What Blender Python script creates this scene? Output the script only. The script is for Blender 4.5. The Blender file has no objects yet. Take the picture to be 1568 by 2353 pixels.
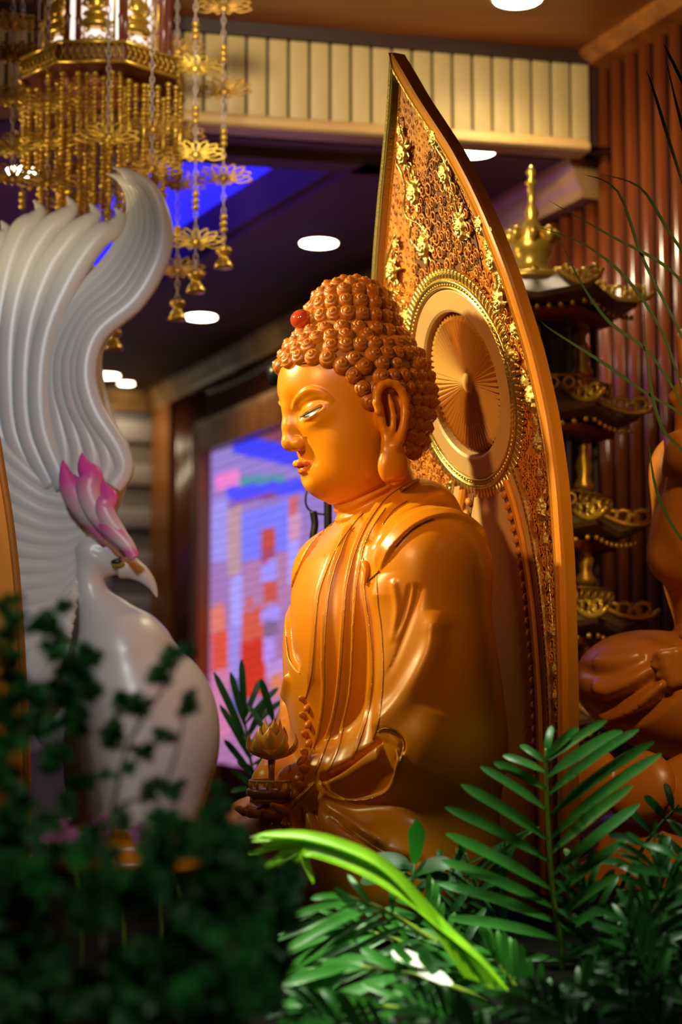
import bpy, bmesh, math, random
import numpy as np
from mathutils import Vector, Matrix, Euler
from mathutils.bvhtree import BVHTree

random.seed(7)
rng = np.random.default_rng(7)
SC = bpy.context.scene
COL = SC.collection
PI = math.pi

# ------------------------------------------------------------------ camera
IMG_W, IMG_H, FPX = 1568.0, 2353.0, 3700.0
CAM = Vector((0.0, 0.0, 1.5))
PITCH = math.atan((1520.0 - IMG_H / 2) / FPX)          # eye level sits at image row 1520
cd = bpy.data.cameras.new('camera')
cam = bpy.data.objects.new('camera', cd)
COL.objects.link(cam)
cam.location = CAM
cam.rotation_euler = (PI / 2 + PITCH, 0, 0)
cd.sensor_fit = 'VERTICAL'
cd.sensor_height = 36.0
cd.sensor_width = 36.0
cd.lens = FPX / IMG_H * 36.0
cd.clip_start = 0.05
cd.clip_end = 100
cd.dof.use_dof = True
cd.dof.focus_distance = 3.62
cd.dof.aperture_fstop = 1.9
SC.camera = cam

# ------------------------------------------------------------------ world, colour management, big lights
wd = bpy.data.worlds.new('world')
SC.world = wd
wd.use_nodes = True
wd.node_tree.nodes['Background'].inputs[0].default_value = (0.90, 0.42, 0.15, 1)
wd.node_tree.nodes['Background'].inputs[1].default_value = 0.036
SC.view_settings.view_transform = 'Standard'
SC.view_settings.look = 'None'
SC.view_settings.exposure = 0.35
SC.view_settings.gamma = 1.0
SC.view_settings.use_curve_mapping = False


def lamp(name, kind, loc, target, energy, color, size=0.2, spot=None, blend=0.5):
    ld = bpy.data.lights.new(name, kind)
    ld.energy = energy
    ld.color = color
    if kind == 'AREA':
        ld.shape = 'DISK'
        ld.size = size
    else:
        ld.shadow_soft_size = size
    if kind == 'SPOT':
        ld.spot_size = math.radians(spot)
        ld.spot_blend = blend
    o = bpy.data.objects.new(name, ld)
    COL.objects.link(o)
    o.location = loc
    d = Vector(target) - Vector(loc)
    o.rotation_euler = d.to_track_quat('-Z', 'Y').to_euler()
    return o


# warm key and front spots on the seated figure; the fills after them are added
lamp('key_spot', 'SPOT', (-2.5, 3.95, 3.35), (0.12, 3.74, 2.12), 640, (1.0, 0.87, 0.40), 0.09, 37, 1.0)
lamp('front_spot', 'SPOT', (-2.0, 1.3, 3.0), (0.06, 3.7, 1.95), 225, (1.0, 0.55, 0.18), 0.15, 27, 1.0)
lamp('row_fill', 'SPOT', (0.75, 1.3, 3.5), (1.05, 4.3, 1.45), 150, (1.0, 0.66, 0.30), 0.12, 34, 0.8)  # added fill for the second figure; no fixture stands there
lamp('bird_fill', 'SPOT', (-0.85, 1.3, 3.25), (-0.76, 4.5, 1.70), 100, (0.90, 0.96, 1.0), 0.15, 40, 0.6)  # added fill on the white bird from an unseen source
lamp('lantern_fill', 'SPOT', (-2.4, 5.1, 2.5), (-0.72, 4.95, 2.98), 60, (1.0, 0.78, 0.40), 0.12, 44, 0.7)  # fill added to brighten the lantern gold from the left
lamp('lantern_front_fill', 'SPOT', (-1.6, 3.2, 2.2), (-0.72, 4.95, 3.0), 45, (1.0, 0.80, 0.45), 0.1, 24, 0.8)  # second added fill on the lantern, from in front
lamp('leaf_fill', 'SPOT', (-0.15, 1.75, 3.3), (0.02, 2.78, 1.02), 420, (0.97, 1.0, 0.72), 0.06, 17, 0.8)  # unseen light added to brighten the lime leaf
lamp('palm_fill', 'SPOT', (0.72, 2.72, 3.4), (0.38, 2.93, 1.08), 200, (0.92, 1.0, 0.80), 0.1, 24, 0.9)  # unseen light added to brighten the palm fronds
lamp('shrub_fill', 'SPOT', (-0.2, 0.2, 3.2), (-0.5, 2.0, 1.1), 110, (0.95, 1.0, 0.85), 0.2, 34, 0.9)  # fill added over the dark shrubs, not a hall fixture
lamp('violet_ceiling_fill', 'SPOT', (-3.0, 7.6, 1.8), (-0.25, 5.9, 3.37), 130, (0.55, 0.17, 0.95), 0.6, 46, 1.0)  # added violet light that tints the ceiling; no screen is there
lamp('fascia_fill', 'SPOT', (-0.4, 3.2, 3.7), (0.35, 5.55, 3.5), 260, (1.0, 0.88, 0.66), 0.2, 70, 1.0)  # unseen light added to brighten the fascia battens


# ------------------------------------------------------------------ pixel rays, meshes, objects
CP, SP = math.cos(PITCH), math.sin(PITCH)


def ray(px, py):
    x = (px - IMG_W / 2) / FPX
    y = (IMG_H / 2 - py) / FPX
    return Vector((x, CP - y * SP, SP + y * CP))


def P(px, py, dist):
    """point of the place seen at that pixel, dist metres ahead of the camera"""
    r = ray(px, py)
    return CAM + r * (dist / r.y)


def link(o):
    COL.objects.link(o)
    return o


def thing(name, label, cat, loc=(0, 0, 0), rotz=0.0, group=None):
    o = link(bpy.data.objects.new(name, None))
    o.location = loc
    o.rotation_euler = (0, 0, rotz)
    o.empty_display_size = 0.05
    o['label'] = label
    o['category'] = cat
    if group:
        o['group'] = group
    return o


def tag(o, label=None, cat=None, group=None, kind=None):
    for k, v in (('label', label), ('category', cat), ('group', group), ('kind', kind)):
        if v:
            o[k] = v
    return o


def mdata(name, V, F, mat=None, smooth=True):
    me = bpy.data.meshes.new(name)
    V = np.asarray(V, dtype=np.float32)
    if isinstance(F, np.ndarray):
        n, k = F.shape
        me.vertices.add(len(V))
        me.vertices.foreach_set('co', V.ravel())
        me.loops.add(n * k)
        me.loops.foreach_set('vertex_index', F.astype(np.int32).ravel())
        me.polygons.add(n)
        me.polygons.foreach_set('loop_start', np.arange(0, n * k, k, dtype=np.int32))
        me.polygons.foreach_set('loop_total', np.full(n, k, dtype=np.int32))
        me.update(calc_edges=True)
    else:
        me.from_pydata([tuple(map(float, v)) for v in V], [], F)
        me.update()
    if smooth:
        me.polygons.foreach_set('use_smooth', np.ones(len(me.polygons), dtype=bool))
    if mat:
        me.materials.append(mat)
    return me


def obj(name, me, parent=None, loc=None, rot=None, scale=None):
    o = link(bpy.data.objects.new(name, me))
    if parent:
        o.parent = parent
    if loc is not None:
        o.location = loc
    if rot is not None:
        o.rotation_euler = rot
    if scale is not None:
        o.scale = scale
    return o


def struct(name, me, label=None):
    o = obj(name, me)
    o['kind'] = 'structure'
    if label:
        o['label'] = label
    return o


def copy_tree(o, parent=None):
    c = o.copy()
    COL.objects.link(c)
    c.parent = parent
    for ch in list(o.children):
        copy_tree(ch, c)
    return c


class MB:
    """collects shapes that belong to one part"""
    def __init__(s):
        s.v, s.f = [], []

    def add(s, V, F, M=None):
        n = len(s.v)
        for v in V:
            v = Vector(v)
            s.v.append(tuple(M @ v) if M else tuple(v))
        s.f.extend([tuple(i + n for i in f) for f in F])
        return s

    def box(s, c, d, M=None, bev=0.0):
        x, y, z = (k / 2 for k in d)
        if bev <= 0:
            V = [(c[0] + a * x, c[1] + b * y, c[2] + e * z) for a in (-1, 1) for b in (-1, 1) for e in (-1, 1)]
            F = [(0, 1, 3, 2), (4, 6, 7, 5), (0, 4, 5, 1), (2, 3, 7, 6), (0, 2, 6, 4), (1, 5, 7, 3)]
            return s.add(V, F, M)
        bm = bmesh.new()
        bmesh.ops.create_cube(bm, size=1)
        for v in bm.verts:
            v.co = Vector((c[0] + v.co.x * d[0], c[1] + v.co.y * d[1], c[2] + v.co.z * d[2]))
        bmesh.ops.bevel(bm, geom=bm.edges[:], offset=bev, segments=2, affect='EDGES', profile=0.5)
        bm.verts.index_update()
        V = [v.co.copy() for v in bm.verts]
        F = [tuple(v.index for v in f.verts) for f in bm.faces]
        bm.free()
        return s.add(V, F, M)

    def tube(s, pts, r, n=6, M=None, cap=True, flat=1.0, closed=False):
        pts = [Vector(p) for p in pts]
        m = len(pts)
        rr = r if hasattr(r, '__len__') else [r] * m
        up = None
        V, F = [], []
        for i, p in enumerate(pts):
            if closed:
                t = pts[(i + 1) % m] - pts[i - 1]
            else:
                t = pts[min(i + 1, m - 1)] - pts[max(i - 1, 0)]
            if t.length < 1e-9:
                t = Vector((0, 0, 1))
            t.normalize()
            if up is None:
                a = Vector((0, 0, 1)) if abs(t.z) < 0.9 else Vector((1, 0, 0))
                up = (a - t * a.dot(t)).normalized()
            else:
                up = up - t * up.dot(t)
                up = up.normalized() if up.length > 1e-6 else t.orthogonal().normalized()
            b = t.cross(up)
            for k in range(n):
                a = 2 * PI * k / n
                V.append(p + (up * math.cos(a) * flat + b * math.sin(a)) * rr[i])
        for i in range(m if closed else m - 1):
            j = (i + 1) % m
            for k in range(n):
                l = (k + 1) % n
                F.append((i * n + k, i * n + l, j * n + l, j * n + k))
        if cap and not closed:
            F.append(tuple(range(n))[::-1])
            F.append(tuple(range((m - 1) * n, m * n)))
        return s.add(V, F, M)

    def lathe(s, prof, n=16, M=None, squash=(1, 1), caps=True):
        V, F = [], []
        for r, z in prof:
            for k in range(n):
                a = 2 * PI * k / n
                V.append((r * math.cos(a) * squash[0], r * math.sin(a) * squash[1], z))
        for i in range(len(prof) - 1):
            for k in range(n):
                l = (k + 1) % n
                F.append((i * n + k, i * n + l, (i + 1) * n + l, (i + 1) * n + k))
        if caps:
            F.append(tuple(range(n))[::-1])
            F.append(tuple(range((len(prof) - 1) * n, len(prof) * n)))
        return s.add(V, F, M)

    def ball(s, c, r, n=8, m=5, M=None):
        rx, ry, rz = (r, r, r) if not hasattr(r, '__len__') else r
        V, F = [(c[0], c[1], c[2] - rz)], []
        for i in range(1, m):
            t = PI * i / m - PI / 2
            for k in range(n):
                a = 2 * PI * k / n
                V.append((c[0] + rx * math.cos(t) * math.cos(a), c[1] + ry * math.cos(t) * math.sin(a), c[2] + rz * math.sin(t)))
        V.append((c[0], c[1], c[2] + rz))
        for k in range(n):
            l = (k + 1) % n
            F.append((0, 1 + l, 1 + k))
            for i in range(m - 2):
                F.append((1 + i * n + k, 1 + i * n + l, 1 + (i + 1) * n + l, 1 + (i + 1) * n + k))
            F.append((1 + (m - 2) * n + k, 1 + (m - 2) * n + l, len(V) - 1))
        return s.add(V, F, M)

    def prism(s, poly, t, M=None):
        """poly in local x,z, thickness t along y"""
        n = len(poly)
        V = [(x, -t / 2, z) for x, z in poly] + [(x, t / 2, z) for x, z in poly]
        F = [tuple(range(n)), tuple(range(n, 2 * n))[::-1]]
        for i in range(n):
            j = (i + 1) % n
            F.append((i, i + n, j + n, j))
        return s.add(V, F, M)

    def data(s, name, mat, smooth=True):
        return mdata(name, s.v, s.f, mat, smooth)

    def build(s, name, mat, parent=None, smooth=True, **k):
        return obj(name, s.data(name, mat, smooth), parent, **k)


def smoothed(pts, sub=6):
    """Catmull-Rom through the points"""
    pts = [Vector(p) for p in pts]
    out = []
    n = len(pts)
    for i in range(n - 1):
        p0, p1, p2, p3 = pts[max(i - 1, 0)], pts[i], pts[i + 1], pts[min(i + 2, n - 1)]
        for k in range(sub):
            t = k / sub
            out.append(0.5 * ((2 * p1) + (p2 - p0) * t + (2 * p0 - 5 * p1 + 4 * p2 - p3) * t * t + (3 * p1 - p0 - 3 * p2 + p3) * t ** 3))
    out.append(pts[-1])
    return out


# ------------------------------------------------------------------ materials
def mat(name, col, rough=0.5, metal=0.0, coat=0.0, var=None, scale=8.0, stretch=(1, 1, 1), bump=0.0, bscale=60.0, emit=None, estr=0.0,
        detail=4.0, spec=0.5, trans=0.0, sss=0.0, vmin=0.35, vmax=0.65, coatrough=0.1, translucent=0.0):
    m = bpy.data.materials.new(name)
    m.use_nodes = True
    nt = m.node_tree
    b = nt.nodes['Principled BSDF']
    b.inputs['Base Color'].default_value = (*col, 1)
    b.inputs['Roughness'].default_value = rough
    b.inputs['Metallic'].default_value = metal
    b.inputs['Coat Weight'].default_value = coat
    b.inputs['Coat Roughness'].default_value = coatrough
    b.inputs['Specular IOR Level'].default_value = spec
    b.inputs['Transmission Weight'].default_value = trans
    if sss:
        b.inputs['Subsurface Weight'].default_value = sss
        b.inputs['Subsurface Scale'].default_value = 0.02
    if emit:
        b.inputs['Emission Color'].default_value = (*emit, 1)
        b.inputs['Emission Strength'].default_value = estr
    tc = mp = None
    if var or bump:
        tc = nt.nodes.new('ShaderNodeTexCoord')
        mp = nt.nodes.new('ShaderNodeMapping')
        mp.inputs['Scale'].default_value = stretch
        nt.links.new(tc.outputs['Object'], mp.inputs['Vector'])
    if var:
        nz = nt.nodes.new('ShaderNodeTexNoise')
        nz.inputs['Scale'].default_value = scale
        nz.inputs['Detail'].default_value = detail
        rp = nt.nodes.new('ShaderNodeValToRGB')
        rp.color_ramp.elements[0].position = vmin
        rp.color_ramp.elements[1].position = vmax
        rp.color_ramp.elements[0].color = (*var, 1)
        rp.color_ramp.elements[1].color = (*col, 1)
        nt.links.new(mp.outputs[0], nz.inputs['Vector'])
        nt.links.new(nz.outputs['Fac'], rp.inputs[0])
        nt.links.new(rp.outputs[0], b.inputs['Base Color'])
    if bump:
        n2 = nt.nodes.new('ShaderNodeTexNoise')
        n2.inputs['Scale'].default_value = bscale
        n2.inputs['Detail'].default_value = 3
        bp = nt.nodes.new('ShaderNodeBump')
        bp.inputs['Strength'].default_value = bump
        bp.inputs['Distance'].default_value = 0.004
        nt.links.new(mp.outputs[0], n2.inputs['Vector'])
        nt.links.new(n2.outputs['Fac'], bp.inputs['Height'])
        nt.links.new(bp.outputs[0], b.inputs['Normal'])
    if translucent:
        tr = nt.nodes.new('ShaderNodeBsdfTranslucent')
        tr.inputs[0].default_value = (*[min(1, c * 1.3) for c in col], 1)
        mx = nt.nodes.new('ShaderNodeMixShader')
        mx.inputs[0].default_value = translucent
        out = nt.nodes['Material Output']
        nt.links.new(b.outputs[0], mx.inputs[1])
        nt.links.new(tr.outputs[0], mx.inputs[2])
        nt.links.new(mx.outputs[0], out.inputs[0])
    return m


M = {}
M['carved'] = mat('honey_wood', (0.72, 0.245, 0.005), 0.33, var=(0.66, 0.210, 0.004), scale=5, stretch=(1, 1, 0.25), coat=0.08, coatrough=0.3, spec=0.38)
M['carved_dark'] = mat('dark_honey_wood', (0.34, 0.115, 0.012), 0.42, coat=0.1)
M['panel_wood'] = mat('halo_wood', (0.66, 0.23, 0.012), 0.4, var=(0.55, 0.18, 0.010), scale=6, stretch=(1, 1, 0.2))
M['gold'] = mat('gold_leaf', (0.78, 0.57, 0.18), 0.27, metal=0.92, bump=0.3, bscale=160)
M['gold_line'] = mat('gold_thread', (0.52, 0.30, 0.05), 0.3, metal=0.9, bump=0.5, bscale=300)
M['grey_band'] = mat('pale_wood_band', (0.58, 0.33, 0.13), 0.45, var=(0.50, 0.27, 0.10), scale=4)
M['fan'] = mat('fan_wood', (0.62, 0.31, 0.07), 0.45)
M['lip'] = mat('lip_paint', (0.78, 0.15, 0.02), 0.35)
M['hair'] = mat('brown_honey_wood', (0.50, 0.155, 0.006), 0.36, var=(0.42, 0.12, 0.005), scale=5, coat=0.2, coatrough=0.3)
M['gem'] = mat('red_gem', (0.42, 0.045, 0.012), 0.12, coat=0.6)
M['eye_white'] = mat('eye_white', (0.36, 0.36, 0.38), 0.2)
M['black'] = mat('black_paint', (0.008, 0.008, 0.008), 0.35)


# ------------------------------------------------------------------ solid modelling on a grid
def surfnet(F, org, h):
    s = F < 0
    nx, ny, nz = F.shape
    c = np.zeros((nx - 1, ny - 1, nz - 1), dtype=np.int8)
    for a in (0, 1):
        for b in (0, 1):
            for d in (0, 1):
                c += s[a:nx - 1 + a, b:ny - 1 + b, d:nz - 1 + d]
    mix = (c > 0) & (c < 8)
    ids = np.flatnonzero(mix)
    I, J, K = np.unravel_index(ids, mix.shape)
    corner = {}
    for a in (0, 1):
        for b in (0, 1):
            for d in (0, 1):
                corner[(a, b, d)] = F[I + a, J + b, K + d]
    acc = np.zeros((len(ids), 3))
    cnt = np.zeros(len(ids))
    ks = list(corner)
    for p in ks:
        for ax in range(3):
            if p[ax] == 0:
                q = list(p); q[ax] = 1; q = tuple(q)
                A, B = corner[p], corner[q]
                x = (A < 0) != (B < 0)
                t = np.where(x, A / np.where(x, A - B, 1), 0)
                for e in range(3):
                    acc[:, e] += np.where(x, p[e] + (t if e == ax else 0), 0)
                cnt += x
    V = acc / cnt[:, None]
    V += np.stack([I, J, K], 1)
    V = V * h + np.asarray(org)
    idx = np.full(mix.shape, -1, dtype=np.int32)
    idx.ravel()[ids] = np.arange(len(ids))
    Q = []
    for ax in range(3):
        sl0 = [slice(1, -1)] * 3; sl1 = [slice(1, -1)] * 3
        sl0[ax] = slice(0, -1); sl1[ax] = slice(1, None)
        A, B = s[tuple(sl0)], s[tuple(sl1)]
        e = np.argwhere(A != B)
        if not len(e):
            continue
        inside_first = A[tuple(e.T)]
        e = e + 1
        e[:, ax] -= 1
        u, w = [(1, 2), (2, 0), (0, 1)][ax]
        q = []
        for du, dw in ((-1, -1), (0, -1), (0, 0), (-1, 0)):
            g = e.copy()
            g[:, u] += du; g[:, w] += dw
            q.append(idx[tuple(g.T)])
        q = np.stack(q, 1)
        q[~inside_first] = q[~inside_first][:, ::-1]
        Q.append(q)
    return V, np.concatenate(Q)


def grid(lo, hi, h):
    ax = [np.arange(lo[i], hi[i] + h, h, dtype=np.float32) for i in range(3)]
    return np.meshgrid(*ax, indexing='ij', sparse=True)


def smin(a, b, k):
    if k <= 0:
        return np.minimum(a, b)
    h = np.maximum(k - np.abs(a - b), 0) / k
    return np.minimum(a, b) - h * h * (k / 4)


def smax(a, b, k):
    return -smin(-a, -b, k)


def ell(G, c, r, rot=None):
    X, Y, Z = G[0] - c[0], G[1] - c[1], G[2] - c[2]
    if rot is not None:
        R = np.array(Euler([math.radians(a) for a in rot]).to_matrix().transposed())
        X, Y, Z = (R[i][0] * X + R[i][1] * Y + R[i][2] * Z for i in range(3))
    k0 = np.sqrt((X / r[0]) ** 2 + (Y / r[1]) ** 2 + (Z / r[2]) ** 2)
    k1 = np.sqrt((X / r[0] ** 2) ** 2 + (Y / r[1] ** 2) ** 2 + (Z / r[2] ** 2) ** 2)
    return k0 * (k0 - 1) / np.maximum(k1, 1e-6)


def cap(G, a, b, ra, rb):
    a = np.asarray(a, dtype=np.float64); b = np.asarray(b, dtype=np.float64)
    d = b - a
    L = float(d @ d)
    X, Y, Z = G[0] - a[0], G[1] - a[1], G[2] - a[2]
    t = np.clip((X * d[0] + Y * d[1] + Z * d[2]) / max(L, 1e-12), 0, 1)
    return np.sqrt((X - t * d[0]) ** 2 + (Y - t * d[1]) ** 2 + (Z - t * d[2]) ** 2) - (ra + (rb - ra) * t)


def chain(G, pts, rr, k=0.0):
    D = None
    for i in range(len(pts) - 1):
        d = cap(G, pts[i], pts[i + 1], rr[i], rr[i + 1])
        D = d if D is None else smin(D, d, k)
    return D


def vnormals(V, F):
    n = np.zeros_like(V)
    a = V[F[:, 2]] - V[F[:, 0]]
    b = V[F[:, 3]] - V[F[:, 1]] if F.shape[1] == 4 else V[F[:, 1]] - V[F[:, 0]]
    fn = np.cross(a, b) if F.shape[1] == 4 else np.cross(b, a)
    for k in range(F.shape[1]):
        np.add.at(n, F[:, k], fn)
    l = np.linalg.norm(n, axis=1)
    return n / np.maximum(l, 1e-12)[:, None]


def relax(V, F, it=1, lam=0.5):
    n = len(V)
    cnt = np.zeros(n)
    for k in range(F.shape[1]):
        np.add.at(cnt, F[:, k], 2.0)
    for _ in range(it):
        s = np.zeros_like(V)
        for k in range(F.shape[1]):
            np.add.at(s, F[:, k], V[F[:, (k + 1) % F.shape[1]]] + V[F[:, k - 1]])
        V = V + lam * (s / np.maximum(cnt, 1)[:, None] - V)
    return V


class Surf:
    """a sculpted surface: lines seen at pixels are dropped onto it and raise ridges, creases and cloth edges"""
    def __init__(s, V, F, M4):
        s.V, s.F, s.M4 = V.astype(np.float64), F, M4
        s.inv = M4.inverted()
        s.refresh()

    def refresh(s):
        s.N = vnormals(s.V, s.F)
        s.bvh = BVHTree.FromPolygons([tuple(v) for v in s.V], [tuple(int(i) for i in f) for f in s.F])

    def drop(s, pix, sub=8, lift=0.0):
        o = s.inv @ CAM
        pp = smoothed([(x, y, 0) for x, y in pix], sub)
        out = []
        for p in pp:
            d = (s.inv.to_3x3() @ ray(p.x, p.y)).normalized()
            h = s.bvh.ray_cast(o, d)
            if h[0] is not None:
                out.append(h[0] + h[1] * lift if lift else h[0])
        return out

    def carve(s, line, depth, wl, wr=None, mirror=False):
        """line: list of Vectors; depth>0 raises. wl / wr falloff on the two sides (wr=None: same)"""
        if len(line) < 2:
            return
        for mir in ((False, True) if mirror else (False,)):
            L = np.array([tuple(p) for p in line])
            if mir:
                L = L * np.array([1, -1, 1])
            wr_ = wl if wr is None else wr
            W = max(wl, wr_) * 2.6
            lo, hi = L.min(0) - W, L.max(0) + W
            sel = np.flatnonzero(((s.V > lo) & (s.V < hi)).all(1))
            if not len(sel):
                continue
            P0 = s.V[sel]
            best = np.full(len(sel), 1e9); sg = np.zeros(len(sel)); fade = np.ones(len(sel))
            m = len(L) - 1
            for i in range(m):
                a, b = L[i], L[i + 1]
                d = b - a
                l2 = d @ d
                if l2 < 1e-12:
                    continue
                t = np.clip(((P0 - a) @ d) / l2, 0, 1)
                q = P0 - a - t[:, None] * d
                D = np.linalg.norm(q, axis=1)
                upd = D < best
                side = np.einsum('ij,ij->i', np.cross(np.broadcast_to(d, q.shape), q), s.N[sel])
                if mir:
                    side = -side
                best = np.where(upd, D, best)
                sg = np.where(upd, np.sign(side), sg)
                u = (i + t) / m
                fade = np.where(upd, np.clip(np.minimum(u, 1 - u) / 0.12, 0.0, 1), fade)
            w = np.where(sg > 0, wl, wr_)
            amp = np.exp(-(best / np.maximum(w, 1e-5)) ** 2) * fade
            s.V[sel] += s.N[sel] * (depth * amp)[:, None]

    def mesh(s, name, m):
        return mdata(name, s.V, s.F, m)


def inpoly(x, y, poly):
    c = np.zeros(np.shape(x), dtype=bool)
    n = len(poly)
    for i in range(n):
        x1, y1 = poly[i]; x2, y2 = poly[i - 1]
        if y1 == y2:
            continue
        c ^= ((y1 > y) != (y2 > y)) & (x < (x2 - x1) * (y - y1) / (y2 - y1) + x1)
    return c
# ================================================================== THE HALL
M['rib'] = mat('red_wood_rib', (0.17, 0.036, 0.007), 0.2, var=(0.11, 0.021, 0.004), scale=3, stretch=(3, 3, 0.3), coat=0.3)
M['rib_back'] = mat('dark_wood_groove', (0.035, 0.012, 0.005), 0.5)
M['jamb'] = mat('orange_wood', (0.46, 0.16, 0.022), 0.35, var=(0.25, 0.075, 0.012), scale=4, stretch=(3, 3, 0.3))
M['tan'] = mat('tan_batten', (0.55, 0.40, 0.16), 0.55, var=(0.48, 0.33, 0.12), scale=5, stretch=(1, 1, 0.3))
M['ledge'] = mat('tan_moulding', (0.56, 0.34, 0.12), 0.4, var=(0.46, 0.26, 0.08), scale=4, stretch=(0.4, 1, 1))
M['cornice'] = mat('brown_cornice', (0.56, 0.32, 0.11), 0.4, var=(0.32, 0.15, 0.045), scale=4)
M['ceiling'] = mat('dark_ceiling', (0.16, 0.085, 0.06), 0.65, var=(0.13, 0.065, 0.045), scale=2)
M['upper_ceiling'] = mat('wood_ceiling', (0.40, 0.16, 0.035), 0.4, var=(0.28, 0.09, 0.02), scale=3, stretch=(0.3, 3, 1))
M['stone'] = mat('pale_stone', (0.46, 0.42, 0.40), 0.7, var=(0.40, 0.36, 0.34), scale=6, bump=0.2)
M['joint'] = mat('stone_joint', (0.22, 0.19, 0.17), 0.8)
M['altar'] = mat('altar_cloth', (0.003, 0.004, 0.002), 0.9, spec=0.1)
M['floor'] = mat('hall_floor', (0.06, 0.03, 0.018), 0.4, var=(0.04, 0.02, 0.012), scale=3)
M['lamp_on'] = mat('lamp_glass', (1, 1, 1), 0.4, emit=(1.0, 0.90, 0.62), estr=14.0)
M['lamp_ring'] = mat('lamp_ring', (0.75, 0.72, 0.66), 0.4)
M['blue_led'] = mat('blue_light_panel', (0.02, 0.02, 0.3), 0.5, emit=(0.022, 0.018, 1.0), estr=1.15)
M['green_led'] = mat('green_light_panel', (0.02, 0.2, 0.05), 0.5, emit=(0.0, 0.55, 0.12), estr=0.35)
M['screen'] = None

ZC, ZU = 3.37, 3.755
WD = Vector((-0.394, 0.919, 0)).normalized()         # along the statue-side wall, away from the camera
WN = Vector((0.919, 0.394, 0)).normalized()          # out of the hall through that wall
W0 = Vector((0.906, 5.905, 0))
FD = Vector((0.978, 0.21, 0)).normalized()           # along the tan fascia, to the right
FN = Vector((-0.21, 0.978, 0)).normalized()
F0 = P(450, 260, 5.49).xy.to_3d()


def wallp(s, off, z):
    return W0 + WD * s - WN * off + Vector((0, 0, z))


def fasp(s, off, z):
    return F0 + FD * s - FN * off + Vector((0, 0, z))


def slab(pf, s0, s1, o0, o1, z0, z1, mb=None):
    mb = mb or MB()
    V = [pf(s, o, z) for s in (s0, s1) for o in (o0, o1) for z in (z0, z1)]
    mb.add(V, [(0, 1, 3, 2), (4, 6, 7, 5), (0, 4, 5, 1), (2, 3, 7, 6), (0, 2, 6, 4), (1, 5, 7, 3)])
    return mb


def profile(pf, s0, s1, prof, mb=None):
    """moulding: prof = [(off,z)...] swept from s0 to s1"""
    mb = mb or MB()
    n = len(prof)
    V = [pf(s, o, z) for s in (s0, s1) for o, z in prof]
    F = [(i, (i + 1) % n, n + (i + 1) % n, n + i) for i in range(n)]
    F += [tuple(range(n))[::-1], tuple(range(n, 2 * n))]
    return mb.add(V, F)


# floor and the stepped altar the figures stand on
struct('floor', MB().add([(-9, -3, 0), (9, -3, 0), (9, 16, 0), (-9, 16, 0)], [(0, 1, 2, 3)]).data('floor', M['floor'], False))
struct('wall_back_left', MB().box((-6.0, 6, 1.9), (0.1, 18, 3.8)).data('wall_back_left', M['rib_back'], False))

# ---- statue-side wall with its ribs
wall = struct('wall_right', slab(wallp, -3.0, 5.70, -0.06, -0.16, 0, 3.95).data('wall_right', M['rib_back'], False))
prof = [(0.034 * math.sin(a) - 0.004, 0.0275 * math.cos(a)) for a in np.linspace(0, PI, 9)]


def rib_mesh(z0, z1, w):
    V, F = [], []
    for z in (z0, z1):
        for o, t in prof:
            V.append((t * w, -o, z))
    n = len(prof)
    for i in range(n - 1):
        F.append((i, i + 1, n + i + 1, n + i))
    F += [tuple(range(n))[::-1], tuple(range(n, 2 * n)), (0, n, 2 * n - 1, n - 1)]
    return mdata('rib', V, F, M['rib'])


RZ = math.atan2(-WD.y, -WD.x)
full, over = rib_mesh(0.0, ZU + 0.12, 1.0), rib_mesh(2.98, ZC, 1.0)
low = rib_mesh(0.0, ZC, 1.0)
s = -1.85
while s < 5.15:
    me = full if s < 0.3 else (low if s < 1.9 or s > 4.50 else None)
    if me is None:
        me = over
    o = obj('rib', me, wall)
    o.location = wallp(s, -0.05, 0)
    o.rotation_euler = (0, 0, RZ)
    s += 0.093
edge = obj('jamb_board', slab(wallp, 5.16, 5.62, 0.02, -0.06, 0, ZC).data('jamb_board', M['jamb'], False), wall)

# ---- cornice under the dropped ceiling, and the one under the upper ceiling
cp = [(-0.06, ZC), (0.075, ZC), (0.075, ZC - 0.03), (0.06, ZC - 0.05), (0.05, ZC - 0.085), (0.03, ZC - 0.115), (0.025, ZC - 0.15), (-0.06, ZC - 0.15)]
struct('trim_1', profile(wallp, -0.04, 5.6, cp).data('trim_1', M['cornice'], False))
cu = [(-0.06, ZU), (0.07, ZU), (0.07, ZU - 0.02), (0.03, ZU - 0.05), (-0.06, ZU - 0.06)]
struct('trim_2', profile(wallp, -3.0, -0.1, cu).data('trim_2', M['jamb'], False))

# ---- end wall of pale stone blocks
E0 = W0 + WD * 5.59
ED = Vector((-0.919, -0.394, 0)).normalized()
EN = WD


def endp(s, off, z):
    return E0 + ED * s - EN * off + Vector((0, 0, z))


ew = struct('wall_end', slab(endp, -0.1, 6.0, 0.0, -0.12, 0, ZC).data('wall_end', M['joint'], False))
bmesh_ = MB().box((0, 0, 0), (0.592, 0.03, 0.141), bev=0.006).data('stone_block', M['stone'])
for r_ in range(6, 22):
    for c_ in range(5):
        o = obj('stone_block', bmesh_, ew)
        o.location = endp(0.3 + c_ * 0.6 + (0.3 if r_ % 2 else 0), 0.008 + 0.004 * rng.random(), 0.075 + r_ * 0.15)
        o.rotation_euler = (0, 0, math.atan2(ED.y, ED.x))
struct('trim_3', profile(endp, 0, 6.0, cp).data('trim_3', M['cornice'], False))

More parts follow.
